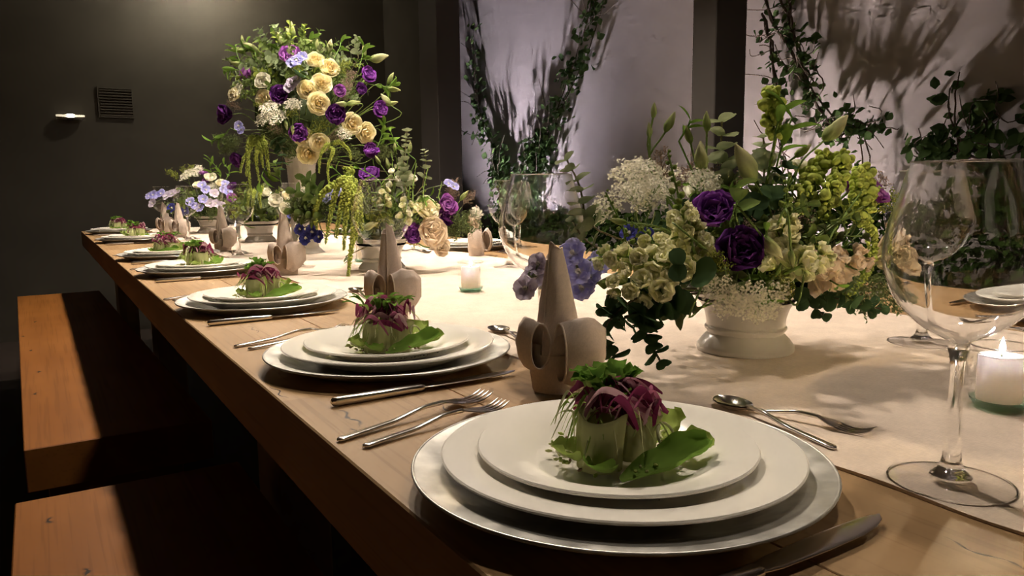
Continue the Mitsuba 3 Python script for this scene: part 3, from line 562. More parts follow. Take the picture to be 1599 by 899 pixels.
def rose(stops, seed):
    k1 = dict(nu=8, nv=8, prof=(.5, .95, 1.05, .92, .55), pw=.75, curl=.35); k2 = {**k1, 'curl': .5}
    f = whorl([(3, 1.00, .22, .10, .00, 2.4, .05, .01, k1), (4, 1.02, .36, .52, -.02, 1.8, .05, .02, k1), (5, 1.02, .50, .98, .02, 1.4, .05, .03, k1), (5, 1.02, .64, 1.26, .12, 1.05, .06, .04, k1), (6, 1.06, .74, 1.42, .24, .9, .07, .05, k1), (5, 1.06, .82, 1.50, .62, .75, .08, .05, k2)], stops, seed)
    tint = [np.array(q) for q in ((.95, .86, .62), (.98, .92, .74), (1, .95, .84), (1, .98, .92), (1, 1, .95), (1, 1, 1))]; n = [3, 4, 5, 5, 6, 5]; idx = np.repeat(np.arange(6), n)
    return [(a, m, c * tint[i]) for (a, m, c), i in zip(f, idx)]
def stock(stops, seed):
    return whorl([(5, .95, .62, .25, 1.25, .5, .26, .02, dict(nu=6, nv=4)), (4, .80, .52, .05, .75, .9, .26, .02, dict(nu=6, nv=4))], stops, seed)
def delph(stops, seed):
    p = whorl([(5, 1.0, .52, .95, 1.45, .35, .20, .03, dict(nu=6, nv=5, prof=(.22, .75, 1, .86, .45))), (3, .72, .36, .85, 1.25, .4, .2, .02, dict(nu=6, nv=4))], stops, seed)
    b = whorl([(6, .42, .14, .1, .75, .6, .2, .02, dict(nu=3, nv=3))], [(.85, .84, .80), (.9, .88, .82)], seed + 5)
    return p + [('bee', m, c) for _, m, c in b]
def hyd(stops, seed): return whorl([(4, 1.0, .75, 1.0, 1.4, .3, .10, .02, dict(nu=3, nv=3))], stops, seed)
def bud_mesh(L, R, c0, c1, tw=5.0):
    v = np.linspace(0, 1, 13)[:, None]; a = np.linspace(0, 2 * np.pi, 17)[None]
    r = R * np.interp(v, [0, .08, .3, .55, .8, 1], [.25, .62, 1, .92, .55, .10]) * (1 + .13 * np.cos(3 * a + tw * v))
    m = grid(np.stack([r * np.cos(a), r * np.sin(a), L * v + 0 * a], -1)); k = np.broadcast_to(v, (13, 17)).reshape(-1, 1)
    s = (.9 + .2 * np.cos(3 * a + tw * v)).reshape(-1, 1); return m, np.clip((np.asarray(c0) * (1 - k) + np.asarray(c1) * k) * s, 0, 1)
def calyx(R, c=(.15, .25, .06)):
    o = []
    for k in range(5):
        m, v, u = petal(R * 1.5, R * .35, .9, .35, .6, nu=2, nv=4, prof=(.6, .9, .6, .25, .03)); o.append(xf(rot('z', 1.257 * k), m))
    m = cat(o); return m, one(m[0], c)
PUR = [(.10, .06, .10), (.085, .012, .15), (.13, .022, .23), (.33, .11, .47)]; DPU = [(.05, .02, .06), (.030, .006, .055), (.05, .010, .095), (.17, .05, .25)]; MAG = [(.30, .22, .25), (.20, .035, .26), (.26, .05, .33), (.46, .20, .54)]
CRM = [(.62, .58, .30), (.90, .84, .60), (.94, .90, .72)]; WHT = [(.50, .55, .28), (.78, .78, .62), (.86, .85, .74)]; PCH = [(.55, .50, .30), (.76, .64, .50), (.82, .72, .58)]
SNP = [(.44, .54, .16), (.72, .74, .42), (.90, .88, .66)]; BLU = [(.80, .80, .80), (.50, .50, .80), (.33, .33, .76), (.66, .66, .97)]; LIL = [(.55, .52, .52), (.55, .49, .64), (.78, .72, .86)]; NVY = [(.20, .20, .40), (.05, .055, .30), (.09, .10, .42)]
LIB = {}
def flower_set(kind, var):
    """parts of one bloom at unit size, each a shared ply; and the same merged into one"""
    k = (kind, var)
    if k not in LIB:
        f = {'lp': lambda: lisianthus(PUR, var), 'ld': lambda: lisianthus(DPU, var, .8), 'lm': lambda: lisianthus(MAG, var, .9), 'lc': lambda: lisianthus(CRM, var, .9), 'lw': lambda: lisianthus(WHT, var), 'lh': lambda: lisianthus(PCH, var),
             'ro': lambda: rose(CRM, var), 'db': lambda: delph(BLU, var), 'dl': lambda: delph(LIL, var), 'dn': lambda: delph(NVY, var), 'sn': lambda: stock(SNP, var), 'sp': lambda: stock(PCH, var), 'sw': lambda: stock(WHT, var), 'hy': lambda: hyd(WHT, var)}[kind]()
        m = cat([x[1] for x in f])
        LIB[k] = ([(n, PC(mm, 'mat_petal', c)) for n, mm, c in f], PC(m, 'mat_petal', np.vstack([x[2] for x in f])))
    return LIB[k]
NAMES = {'lp': ('lisianthus', 'purple lisianthus bloom'), 'ld': ('lisianthus', 'dark purple lisianthus bloom'), 'lm': ('lisianthus', 'magenta purple lisianthus bloom'), 'lc': ('lisianthus', 'cream lisianthus bloom'), 'lw': ('lisianthus', 'white lisianthus bloom'), 'lh': ('lisianthus', 'pale peach lisianthus bloom'), 'ro': ('rose', 'cream rose'),
         'db': ('delphinium', 'blue delphinium stem'), 'dl': ('delphinium', 'pale lilac delphinium stem'), 'dn': ('delphinium', 'deep blue delphinium stem'), 'sn': ('snapdragon', 'pale green snapdragon spike'), 'sp': ('snapdragon', 'peach white snapdragon spike'), 'sw': ('snapdragon', 'white snapdragon spike'), 'hy': ('hydrangea', 'white hydrangea head'),
         'bd': ('lisianthus_bud', 'closed lisianthus bud'), 'am': ('amaranthus', 'hanging chartreuse amaranthus tassel'), 'au': ('amaranthus', 'upright fluffy chartreuse amaranthus plume'), 'eu': ('eucalyptus', 'eucalyptus sprig with round grey green leaves'), 'ed': ('eucalyptus', 'trailing eucalyptus stem with round dark leaves'),
         'lf': ('leafy_stem', 'stem with long bright green leaves'), 'la': ('queen_annes_lace', 'lacy white flower umbel'), 'li': ('limonium', 'brownish pink limonium sprig'), 'be': ('berry_sprig', 'sprig of tiny yellow green berries'), 'fo': ('foliage_sprig', 'green filler foliage'), 'pi': ('pine_sprig', 'feathery dusty green foliage sprig')}
ARR = ['']; PEND = []
def ft(kind, pos):
    n, d = NAMES[kind]; t = thing(n, None, n.replace('_', ' ') if kind not in ('eu', 'ed') else 'eucalyptus', d + 's in the ' + ARR[0]); PEND.append((t, d, ARR[0], tuple(pos))); return t
STEMC = (.13, .20, .05)
rnd = np.random.RandomState(11)
def stem_to(t, h, d, r=.0019, c=STEMC, L=.05):
    """a stem from the bowl's mouth to the head h that looks in direction d"""
    m = MOUTH + np.append(.6 * MR * nrm(np.append((h - MOUTH)[:2], 0))[:2], 0) * min(1, np.linalg.norm((h - MOUTH)[:2]) / .1)
    q = h - nrm(d) * min(L, np.linalg.norm(h - m) * .5); pts = curve([m, (m + q) / 2 + [0, 0, .012], q, h], 12)
    part(t, 'stem', PS(tube(pts, r, 6), c)); return pts
ROUND = petal(1, .56, 1.15, 1.35, .45, .03, 1, nu=4, nv=5, prof=(.55, .95, 1, .80, .35))[0]; LANCE = petal(1, .19, .9, 1.35, .7, .04, 2, nu=4, nv=6, prof=(.35, .9, 1, .5, .05))[0]; OVAL = petal(1, .33, .9, 1.3, .6, .06, 3, nu=4, nv=5, prof=(.35, .85, 1, .6, .08))[0]
def leafply(m, c0, c1, seed): return PC(m, 'mat_leaf', lcol(m, 1.0, c0, c1, seed) * .92)
LEAFP = {'silver': [leafply(ROUND, (.25, .30, .17), (.34, .39, .25), s) for s in (1, 2)], 'dark': [leafply(ROUND, (.050, .095, .040), (.070, .125, .06), s) for s in (3, 4)],
         'bright': [leafply(LANCE, (.11, .21, .03), (.18, .30, .06), s) for s in (5, 6)], 'mid': [leafply(OVAL, (.085, .14, .035), (.14, .19, .06), s) for s in (7, 8)], 'dull': [leafply(OVAL, (.10, .13, .05), (.15, .17, .08), s) for s in (9, 10)]}
def leaves_on(t, pts, ply_, n, L, pair=True, spread=1.0, start=.15, taper_=.45, merge=None):
    c = np.asarray(pts); s = np.linspace(start, 1, n); idx = np.clip((s * (len(c) - 1)).astype(int), 0, len(c) - 2); acc = []
    for k, i in enumerate(idx):
        p = c[i] + (c[i + 1] - c[i]) * (s[k] * (len(c) - 1) - i); d = nrm(c[i + 1] - c[i])
        for q in ((0, 1) if pair else (0,)):
            M = frame(p, d, (k % 2) * math.pi / 2 + q * math.pi + 2.4 * (not pair) * k + .4 * (rnd.rand() - .5)) @ rot('y', spread * (.35 * (rnd.rand() - .3))) @ sc(L * (1 - taper_ * s[k]) * (.85 + .3 * rnd.rand()))
            part(t, 'leaf', ply_[(k + q) % 2], M)
def spike(kind, base, tip, n, frac, size, budc=((.10, .17, .04), (.30, .38, .10)), front=(0, 0, 0)):
    base, tip = np.array(base), np.array(tip); t = ft(kind, (base + tip) / 2); ax = nrm(tip - base); pts = curve([MOUTH, base, (base + tip) / 2 + [0, 0, .004], tip], 16); part(t, 'stem', PS(tube(pts, np.linspace(.0026, .0012, len(pts)), 6), (.17, .27, .06)))
    bm, bc = bud_mesh(1, .42, *budc); BD = PC(bm, 'mat_leaf', bc); side0 = frame((0, 0, 0), ax)
    for k in range(n):
        s = k / max(1, n - 1); p = base + (tip - base) * s; ph = 2.4 * k + .5 * rnd.rand(); rad = side0[:3, 0] * math.cos(ph) + side0[:3, 1] * math.sin(ph); d = nrm(rad + np.array(front) * .5 + ax * (.45 + .5 * s))
        if s < frac:
            set_, mg = flower_set(kind, k % 3); part(t, 'floret', mg, frame(p + rad * .004, d, rnd.rand() * 6, size * (1.1 - .45 * s)))
        else: part(t, 'bud', BD, frame(p + rad * .002, d, rnd.rand() * 6, size * (.95 - .55 * (s - frac) / (1.001 - frac)) * .62))
def bloom(kind, h, size, d, merged=False, st=True):
    h = np.array(h); t = ft(kind, h); v = rnd.randint(0, 3); set_, mg = flower_set(kind, v); back = h - nrm(d) * size * .75
    if st: stem_to(t, back, d)
    M = frame(back, d, rnd.rand() * 6.28, size)
    if merged: part(t, 'bloom', mg, M)
    else:
        for n, pl in set_: part(t, n, pl, M)
    cm, cc = calyx(.30); part(t, 'calyx', CALY, M)
CALY = PC(calyx(.30)[0], "mat_leaf", calyx(.30)[1])
def delphinium(kind, heads, size, ds):
    t = ft(kind, heads[0]); pts = curve([MOUTH, (MOUTH + np.array(heads[-1])) / 2 + [0, 0, .045]] + [np.array(h) for h in heads[::-1]], 20); part(t, 'stem', PS(tube(pts, .0016, 5), (.15, .19, .10)))
    for k, (h, d) in enumerate(zip(heads, ds)): part(t, 'floret', flower_set(kind, k % 3)[1], frame(np.array(h), d, rnd.rand() * 6, size * (.85 + .3 * rnd.rand())))
BUDP = [PC(bud_mesh(1, .19, (.20, .30, .08), (.50, .52, .25))[0], 'mat_leaf', bud_mesh(1, .19, (.20, .30, .08), (.50, .52, .25))[1]), PC(bud_mesh(1, .22, (.22, .30, .09), (.62, .60, .36), 7)[0], 'mat_leaf', bud_mesh(1, .22, (.22, .30, .09), (.62, .60, .36), 7)[1])]
def bud(h, d, L, v=0):
    h = np.array(h); t = ft('bd', h); b = h - nrm(d) * L * .5; stem_to(t, b, d, .0014, (.16, .24, .06)); part(t, 'bud', BUDP[v], frame(b, d, rnd.rand() * 6, L)); part(t, 'calyx', CALY, frame(b, d, 0, L * .30))
def amaranth(kind, ctrl, R, dens=1.0):
    c = curve([np.array(q) for q in ctrl], 18); t = ft(kind, c[len(c) // 2]); pts = curve([MOUTH, c[0], c[min(2, len(c) - 1)]], 8); part(t, 'stem', PS(tube(np.vstack([pts, c[3:]]), .0016, 5), (.20, .27, .06)))
    L = np.linalg.norm(np.diff(c, axis=0), axis=1).sum(); n = int(dens * L / R * 7) + 10; ms, cs = [], []
    for k in range(n):
        s = k / (n - 1); f = s * (len(c) - 1); i = min(int(f), len(c) - 2); p = c[i] + (c[i + 1] - c[i]) * (f - i); d = nrm(c[i + 1] - c[i]); F = frame(p, d); a = 2.4 * k + rnd.rand()
        prof = (.55 + .5 * min(1, s * 5)) * (1 - .55 * s ** 1.5) if kind == 'am' else (.7 + .45 * math.sin(3.1 * s) + .25 * math.sin(23 * s))
        r = R * prof * (.55 + .35 * rnd.rand()); q = p + (F[:3, 0] * math.cos(a) + F[:3, 1] * math.sin(a)) * r; b = R * prof * (.34 + .26 * rnd.rand())
        ms.append(xf(tr(*q) @ rot('x', rnd.rand() * 3) @ sc(b, b * .8, b * 1.1), ICO0 if b < .003 else ICO)); g = .75 + .5 * rnd.rand(); cs.append(one(ms[-1][0], (.44 * g, .52 * g, .12 * g)))
    part(t, 'tassel', PC(cat(ms), 'mat_leaf', np.vstack(cs)))
def euc(kind, ctrl, n, L, ply_=None):
    c = curve([np.array(q) for q in ctrl], 16); t = ft(kind, c[-1]); part(t, 'stem', PS(tube(np.vstack([[MOUTH], c]) if np.linalg.norm(c[0] - MOUTH) > .01 else c, .0014, 5), (.20, .17, .09) if kind == 'eu' else (.08, .07, .04)))
    leaves_on(t, c, LEAFP[ply_ or ('silver' if kind == 'eu' else 'dark')], n, L)
def leafstem(ctrl, n, L, ply_='bright', pair=False):
    c = curve([np.array(q) for q in ctrl], 12); t = ft('lf', c[-1]); part(t, 'stem', PS(tube(np.vstack([[MOUTH], c]), .0014, 5), (.14, .25, .05))); leaves_on(t, c, LEAFP[ply_], n, L, pair, .8, .3, .2)
def sprig_variant(kind, seed):
    """unit sprig along +z, as (twigs, tiny heads)"""
    rn = np.random.RandomState(seed); tw, hd, cs = [], [], []
    if kind == 'la':
        for k in range(26):
            a = 2.4 * k; r = .48 * math.sqrt((k + .5) / 26); e = np.array([r * math.cos(a), r * math.sin(a), 1 - .55 * r * r - .04 * rn.rand()]); tw.append(tube(curve([(0, 0, .45), e * [.6, .6, .82], e], 5), .006, 4))
            for j in range(15):
                o = e + [.085 * rn.randn() * .7, .085 * rn.randn() * .7, .03 * rn.rand()]; x = np.linspace(0, 2 * np.pi, 11)[:-1]; rr = .040 * np.where(np.arange(10) % 2, .45, 1.0); pv = np.stack([rr * np.cos(x), rr * np.sin(x), 0 * x + .004], -1)
                m = (np.vstack([[[0, 0, 0]], pv]), np.array([[0, i + 1, (i + 1) % 10 + 1] for i in range(10)])); hd.append(xf(tr(*o) @ rot('x', .5 * rn.randn()) @ rot('y', .5 * rn.randn()), m)); cs.append(one(hd[-1][0], np.array([.88, .86, .74]) * (.85 + .25 * rn.rand())))
        tc = (.22, .30, .10)
    else:
        nb = {'li': 14, 'be': 12, 'pi': 20}[kind]
        for k in range(nb):
            s = .15 + .8 * k / nb; a = 2.4 * k; L = .38 * (1.1 - .5 * s); b = np.array([0, 0, s]); e = b + L * np.array([math.cos(a) * .75, math.sin(a) * .75, .65]); tw.append(tube([b, (b + e) / 2 + [0, 0, .03], e], .006, 4))
            for j in range({'li': 26, 'be': 16, 'pi': 14}[kind]):
                f = .25 + .75 * rn.rand(); p = b + (e - b) * f + .05 * rn.randn(3)
                if kind == 'pi':
                    d = nrm(e - b + .9 * rn.randn(3)); m = xf(frame(p, d, rn.rand() * 6, .10), LANCE); c = np.array([.14, .18, .075]) * (.6 + .7 * rn.rand())
                else:
                    q = .016 if kind == 'li' else .022; m = xf(tr(*p) @ sc(q * (.6 + .7 * rn.rand())), ICO0); c = (np.array([.40, .30, .24]) if kind == 'li' else np.array([.32, .36, .07])) * (.5 + .8 * rn.rand())
                hd.append(m); cs.append(one(m[0], c))
        tw.append(tube([(0, 0, 0), (.01, 0, .5), (0, .01, 1)], .008, 4)); tc = (.16, .12, .07) if kind == 'li' else (.13, .17, .06)
    return PS(cat(tw), tc), PC(cat(hd), 'mat_leaf' if kind != 'la' else 'mat_petal', np.vstack(cs))
SPRIG = {k: [sprig_variant(k, s) for s in (1, 2)] for k in ('la', 'li', 'be', 'pi')}
def sprig(kind, h, size, d):
    h = np.array(h); b = h - nrm(d) * size; t = ft(kind, h); stem_to(t, b, d, .0012); M = frame(b, d, rnd.rand() * 6, size); tw, hd = SPRIG[kind][rnd.randint(0, 2)]
    part(t, 'twigs', tw, M); part(t, {'la': 'florets', 'li': 'florets', 'be': 'berries', 'pi': 'needles'}[kind], hd, M, kind='stuff')
def foliage(n, rx, rz, c0, L, n_leaf, zmin=.02, merged=True, kinds=('mid', 'dull', 'mid', 'silver')):
    """filler foliage fanned out evenly over the dome of the arrangement"""
    for k in range(n):
        u = (k + .5) / n; z = 1 - 1.25 * u; a = 2.39996 * k + .3 * rnd.rand(); r = math.sqrt(max(0, 1 - z * z)); d = np.array([r * math.cos(a), r * math.sin(a), z * .9 + .12])
        e = np.asarray(c0) + d * [rx, rx, rz] * (.78 + .22 * rnd.rand()); e[2] = max(e[2], zmin); m = np.asarray(c0) + d * [rx, rx, rz] * .25; m[2] = max(m[2], MOUTH[2] - .005)
        c = curve([m, (m + e) / 2 + [0, 0, .02], e], 10); t = ft('fo', e); part(t, 'stem', PS(tube(c, .0012, 4), STEMC)); kk = kinds[k % len(kinds)]
        if not merged: leaves_on(t, c, LEAFP[kk], n_leaf, L, True, 1, .2, .3)
        else:
            ms, cs = [], []; pd = ROUND if kk in ('silver', 'dark') else OVAL; col = {'mid': (.12, .17, .05), 'dull': (.13, .15, .07), 'silver': (.22, .28, .15), 'dark': (.06, .11, .045), 'yellow': (.26, .33, .07)}[kk]
            for j in range(2 * n_leaf):
                s = .2 + .8 * j / (2 * n_leaf); f = s * (len(c) - 1); i = min(int(f), len(c) - 2); p = c[i] + (c[i + 1] - c[i]) * (f - i)
                m = xf(frame(p, c[i + 1] - c[i], 2.4 * j, L * (1 - .3 * s) * (.8 + .4 * rnd.rand())), pd); ms.append(m); cs.append(one(m[0], np.array(col) * (.65 + .7 * rnd.rand())))
            part(t, 'leaves', PC(cat(ms), 'mat_leaf', np.vstack(cs)))
# ------------------------------------------------------------------ vessels
BOWLP = curve([(.050, .0), (.0640, .0), (.0668, .003), (.0655, .010), (.0575, .020), (.0525, .0255), (.0535, .0285), (.0562, .0315), (.0562, .0345), (.0540, .0372), (.0548, .046), (.0590, .060), (.0680, .074), (.0805, .085), (.0905, .0905), (.0925, .0915), (.0915, .0930), (.0870, .0905), (.0760, .0820), (.0640, .070), (.050, .062)], 90)
BOWLD = P(lathe(np.vstack([[(0, .003), (.045, .003)], BOWLP, [(.03, .058), (0, .057)]]), 80), 'mat_ceramic', 45)
mm = ICO2[0] * (1 + .16 * (meshkit.fbm(ICO2[0] * 5, 3, 2)[:, None] - .5)); MOSS = PC((mm, ICO2[1]), 'mat_stem', np.array([.035, .055, .018]) * (.5 + meshkit.fbm(ICO2[0] * 9, 3, 4)[:, None]))
def bowl(x, y, label, s=1.0):
    global MOUTH, MR
    t = thing('flower_bowl', label, 'bowl', 'white pedestal flower bowls'); put(t, BOWLD, tr(x, y, .0022) @ sc(s)); MOUTH = np.array([x, y, .088 * s]); MR = .08 * s
    t = thing('floral_foam', 'dark mossy floral foam in the bowl under the ' + label.split('under the ')[-1].replace('nearest, largest', 'nearest') if 'under the' in label else 'dark mossy floral foam in the bowl behind the tall centrepiece', 'floral foam'); put(t, MOSS, tr(x, y, .096 * s) @ sc(.066 * s, .066 * s, .030 * s))
def tall_vase(x, y):
    global MOUTH, MR
    H = .345; n = 72; prof = curve([(.0, .0), (.066, .0), (.068, .004), (.060, .012), (.049, .03), (.045, .10), (.0455, .20), (.050, .30), (.056, .34), (.0565, H), (.053, H), (.048, .33), (.03, .31), (0, .305)], 60)
    v, f = lathe(np.clip(prof, 0, 1), n); a = np.arctan2(v[:, 1], v[:, 0]); fl = 1 - .022 * np.abs(np.sin(a * 9)) * np.clip((v[:, 2] - .03) / .05, 0, 1) * np.clip((.33 - v[:, 2]) / .04, 0, 1); v = v * np.stack([fl, fl, 1 + 0 * fl], -1)
    t = thing('tall_vase', 'tall white fluted ceramic vase holding the tall dome centrepiece', 'vase'); put(t, P((v, f), 'mat_ceramic', 40), tr(x, y, .0022)); MOUTH = np.array([x, y, H - .01]); MR = .05
    t = thing('floral_foam', 'dark mossy foam ball on the tall vase inside the dome', 'floral foam'); put(t, MOSS, tr(x, y, H + .16) @ sc(.15, .15, .17))
# ------------------------------------------------------------------ flowers: the five arrangements (metres, from the table top)
bowl(.845, .745, 'white pedestal flower bowl under the nearest, largest flower arrangement')
ARR[0] = 'nearest bowl'
foliage(58, .158, .165, (.845, .745, .10), .026, 7, .05, False, ('mid', 'dull', 'dark', 'mid', 'bright'))
bloom('lp', (.728, .700, .206), 0.0333, (-.663, -.461, .590))
bloom('ld', (.709, .635, .160), 0.0341, (-.657, -.665, .355))
bloom('lm', (1.000, .650, .222), 0.0215, (.391, -.676, .625))
bloom('lm', (.997, .687, .231), 0.0184, (.421, -.566, .709))
bloom('lh', (1.046, .645, .135), 0.0456, (.587, -.744, .320))
bloom('lw', (.955, .748, .264), 0.0170, (.281, -.323, .904))
bloom('lh', (.869, .625, .121), 0.0279, (-.033, -.963, .266))
bloom('lw', (.777, .763, .234), 0.0299, (-.522, -.201, .829))
spike('sn', (.688, .689, .128), (.679, .730, .276), 22, 0.5, 0.0197, front=(-.366, -.597, -.000))
spike('sn', (.651, .747, .130), (.625, .786, .227), 20, 0.15, 0.0154, front=(-.366, -.597, -.000))
spike('sn', (.648, .666, .137), (.568, .727, .154), 17, 0.95, 0.0219, front=(-.366, -.597, -.000))
spike('sn', (.617, .674, .115), (.559, .697, .121), 10, 1.0, 0.0209, front=(-.366, -.597, -.000))
spike('sn', (.776, .635, .127), (.809, .650, .247), 22, 0.5, 0.0212, front=(-.366, -.597, -.000))
spike('sn', (.832, .636, .119), (.950, .645, .223), 20, 0.12, 0.0138, front=(-.366, -.597, -.000))
spike('sp', (.812, .625, .121), (.921, .616, .140), 14, 1.0, 0.0254, front=(-.366, -.597, -.000))
spike('sn', (.776, .611, .133), (.826, .604, .152), 9, 0.9, 0.0216, front=(-.366, -.597, -.000))
spike('sn', (.778, .727, .157), (.838, .749, .215), 14, 0.4, 0.0145, front=(-.366, -.597, -.000))
spike('sn', (.749, .781, .164), (.718, .846, .176), 14, 0.2, 0.0132, front=(-.366, -.597, -.000))
spike('sn', (.651, .700, .149), (.620, .730, .192), 12, 0.5, 0.0171, front=(-.366, -.597, -.000))
spike('sn', (.684, .680, .149), (.677, .696, .203), 10, 0.9, 0.0202, front=(-.366, -.597, -.000))
delphinium('db', [(.537, .735, .156), (.543, .731, .134), (.566, .740, .126), (.588, .750, .140), (.558, .745, .112)], 0.0188, [(-.749, -.514, .419), (-.758, -.523, .391), (-.766, -.514, .386), (-.763, -.498, .413), (-.777, -.512, .367)])
delphinium('dl', [(.473, .738, .120), (.491, .739, .147), (.494, .749, .131)], 0.0153, [(-.814, -.546, .196), (-.807, -.543, .232), (-.818, -.535, .213)])
delphinium('dn', [(.705, .831, .168), (.725, .819, .162)], 0.0143, [(-.749, -.319, .580), (-.744, -.320, .586)])
bud((.731, .815, .337), (.101, -.025, .995), 0.0215, 0)
bud((.750, .803, .321), (.382, -.212, .900), 0.0304, 0)
bud((.726, .818, .310), (-.048, .067, .997), 0.0215, 0)
bud((.793, .777, .321), (-.003, .040, .999), 0.0286, 0)
bud((.758, .751, .273), (-.048, .067, .997), 0.0396, 1)
bud((.777, .693, .262), (-.385, .257, .887), 0.0547, 1)
bud((.944, .684, .310), (.579, -.359, .732), 0.0465, 1)
bud((.737, .612, .160), (.428, -.496, -.755), 0.0362, 1)
bud((.757, .600, .147), (-.056, -.233, -.971), 0.0211, 0)
bud((.772, .790, .304), (-.198, .154, .968), 0.0268, 0)
bud((.924, .720, .281), (.653, -.420, .630), 0.0273, 1)
bud((.798, .609, .151), (.175, -.072, .982), 0.0280, 0)
bud((.626, .762, .191), (-.875, .448, .183), 0.0227, 0)
bud((.631, .724, .153), (-.871, .368, -.325), 0.0189, 0)
amaranth('au', [(.875, .727, .298), (.868, .731, .337), (.866, .732, .367)], 0.0125, 1.0)
amaranth('au', [(.900, .688, .215), (.926, .695, .256), (.943, .697, .279)], 0.0105, 1.0)
amaranth('au', [(.918, .665, .206), (.943, .673, .256), (.958, .676, .275)], 0.0104, 1.0)
amaranth('au', [(.946, .660, .197), (.977, .664, .240), (.973, .667, .256)], 0.0105, 1.0)
amaranth('au', [(.873, .681, .198), (.897, .689, .236), (.905, .696, .256)], 0.0103, 1.0)
amaranth('au', [(.890, .659, .190), (.907, .660, .225), (.920, .664, .244)], 0.0102, 1.0)
amaranth('au', [(.949, .646, .180), (.988, .657, .218), (.981, .662, .235)], 0.0104, 1.0)
amaranth('am', [(.944, .649, .197), (.970, .645, .179), (.976, .641, .135), (.955, .642, .101), (.929, .647, .080)], 0.0078, 1.0)
euc('eu', [(.636, .814, .176), (.628, .831, .193), (.626, .844, .236), (.618, .861, .270)], 8, 0.0307)
euc('eu', [(.623, .764, .146), (.598, .791, .166), (.588, .809, .191)], 5, 0.0195)
euc('eu', [(.811, .743, .225), (.812, .765, .268), (.818, .773, .321)], 6, 0.0386)
euc('eu', [(.860, .736, .224), (.879, .748, .268), (.876, .750, .299)], 5, 0.0340)
euc('ed', [(.670, .665, .120), (.631, .654, .143), (.625, .651, .145)], 2, 0.0350)
euc('ed', [(.650, .677, .112), (.582, .684, .102), (.547, .693, .067), (.558, .686, .040)], 8, 0.0350)
euc('ed', [(.651, .688, .107), (.601, .683, .085), (.605, .681, .058), (.618, .673, .029)], 9, 0.0293)
euc('ed', [(.671, .687, .102), (.621, .683, .099), (.575, .699, .078), (.559, .697, .095)], 8, 0.0311)
euc('ed', [(.665, .691, .102), (.637, .685, .093), (.605, .705, .066)], 6, 0.0327)
euc('ed', [(.795, .635, .105), (.834, .634, .086), (.860, .630, .066)], 5, 0.0207)
euc('ed', [(.871, .670, .096), (.947, .659, .073), (1.008, .645, .058)], 7, 0.0256)
leafstem([(.696, .684, .084), (.672, .687, .084), (.645, .692, .078)], 6, 0.0267, 'dull', False)
leafstem([(.878, .725, .267), (.883, .722, .289), (.892, .716, .324)], 4, 0.0555, 'bright', False)
leafstem([(.854, .716, .276), (.860, .712, .318), (.867, .708, .339)], 4, 0.0422, 'bright', False)
leafstem([(.709, .653, .188), (.707, .642, .211), (.708, .641, .230)], 3, 0.0431, 'mid', False)
leafstem([(.723, .620, .151), (.729, .616, .162), (.730, .616, .181)], 2, 0.0286, 'bright', False)
leafstem([(.761, .797, .295), (.770, .791, .312), (.774, .789, .323)], 4, 0.0322, 'bright', False)
leafstem([(.794, .718, .123), (.760, .739, .192), (.748, .746, .209)], 4, 0.0341, 'mid', False)
sprig('la', (.718, .846, .254), 0.0684, (-.569, -.473, .672))
sprig('la', (.700, .799, .258), 0.0522, (-.412, -.567, .713))
sprig('la', (.701, .775, .239), 0.0469, (-.358, -.600, .715))
sprig('la', (.672, .792, .231), 0.0469, (-.569, -.473, .672))
sprig('la', (.748, .734, .246), 0.0465, (-.305, -.633, .712))
sprig('la', (.773, .848, .248), 0.0749, (-.412, -.567, .713))
sprig('la', (.704, .796, .226), 0.0609, (-.465, -.535, .705))
sprig('la', (.662, .834, .209), 0.0483, (-.828, -.329, .454))
sprig('li', (.799, .773, .258), 0.0537, (-.075, .024, .997))
sprig('li', (.822, .759, .238), 0.0537, (.000, -.022, 1.000))
sprig('li', (.864, .768, .251), 0.0552, (.075, -.068, .995))
sprig('li', (.805, .805, .283), 0.0552, (-.075, .024, .997))
sprig('li', (.752, .825, .283), 0.0638, (-.150, .069, .986))
sprig('li', (.787, .804, .262), 0.0547, (.148, -.115, .982))
sprig('li', (.816, .692, .212), 0.0676, (-.075, .024, .997))
sprig('li', (.768, .675, .189), 0.0487, (.148, -.115, .982))
sprig('li', (.885, .685, .206), 0.0696, (.075, -.068, .995))
sprig('li', (.806, .652, .189), 0.0568, (-.150, .069, .986))
sprig('li', (1.022, .660, .244), 0.0547, (.418, -.300, .858))
sprig('be', (.681, .646, .159), 0.0362, (.289, -.209, .934))
sprig('be', (.687, .631, .137), 0.0358, (.511, -.584, -.631))
sprig('be', (.837, .632, .168), 0.0406, (.418, -.300, .858))
sprig('be', (.611, .713, .108), 0.0385, (-.890, .323, -.322))
sprig('be', (1.038, .650, .221), 0.0456, (.531, -.385, .755))
sprig('pi', (.936, .642, .089), 0.0732, (.561, -.605, -.565))
sprig('pi', (.992, .655, .060), 0.0761, (.511, -.584, -.631))
sprig('pi', (.896, .643, .096), 0.0634, (.271, -.469, -.841))
sprig('pi', (1.042, .659, .083), 0.0690, (.682, -.645, -.344))
sprig('pi', (.994, .654, .106), 0.0626, (.735, -.653, -.181))
sprig('pi', (1.083, .658, .051), 0.0655, (.607, -.622, -.495))
sprig('la', (.697, .660, .107), 0.0462, (-.507, -.602, -.617))
sprig('la', (.727, .641, .098), 0.0508, (-.367, -.689, -.625))
sprig('la', (.762, .632, .093), 0.0514, (-.320, -.717, -.619))
sprig('be', (.790, .626, .097), 0.0472, (.271, -.469, -.841))
sprig('la', (.703, .644, .088), 0.0457, (-.507, -.602, -.617))
sprig('la', (.744, .631, .078), 0.0462, (-.395, -.672, -.627))
bowl(.83, 2.06, 'white pedestal flower bowl under the second flower arrangement')
ARR[0] = 'second bowl'
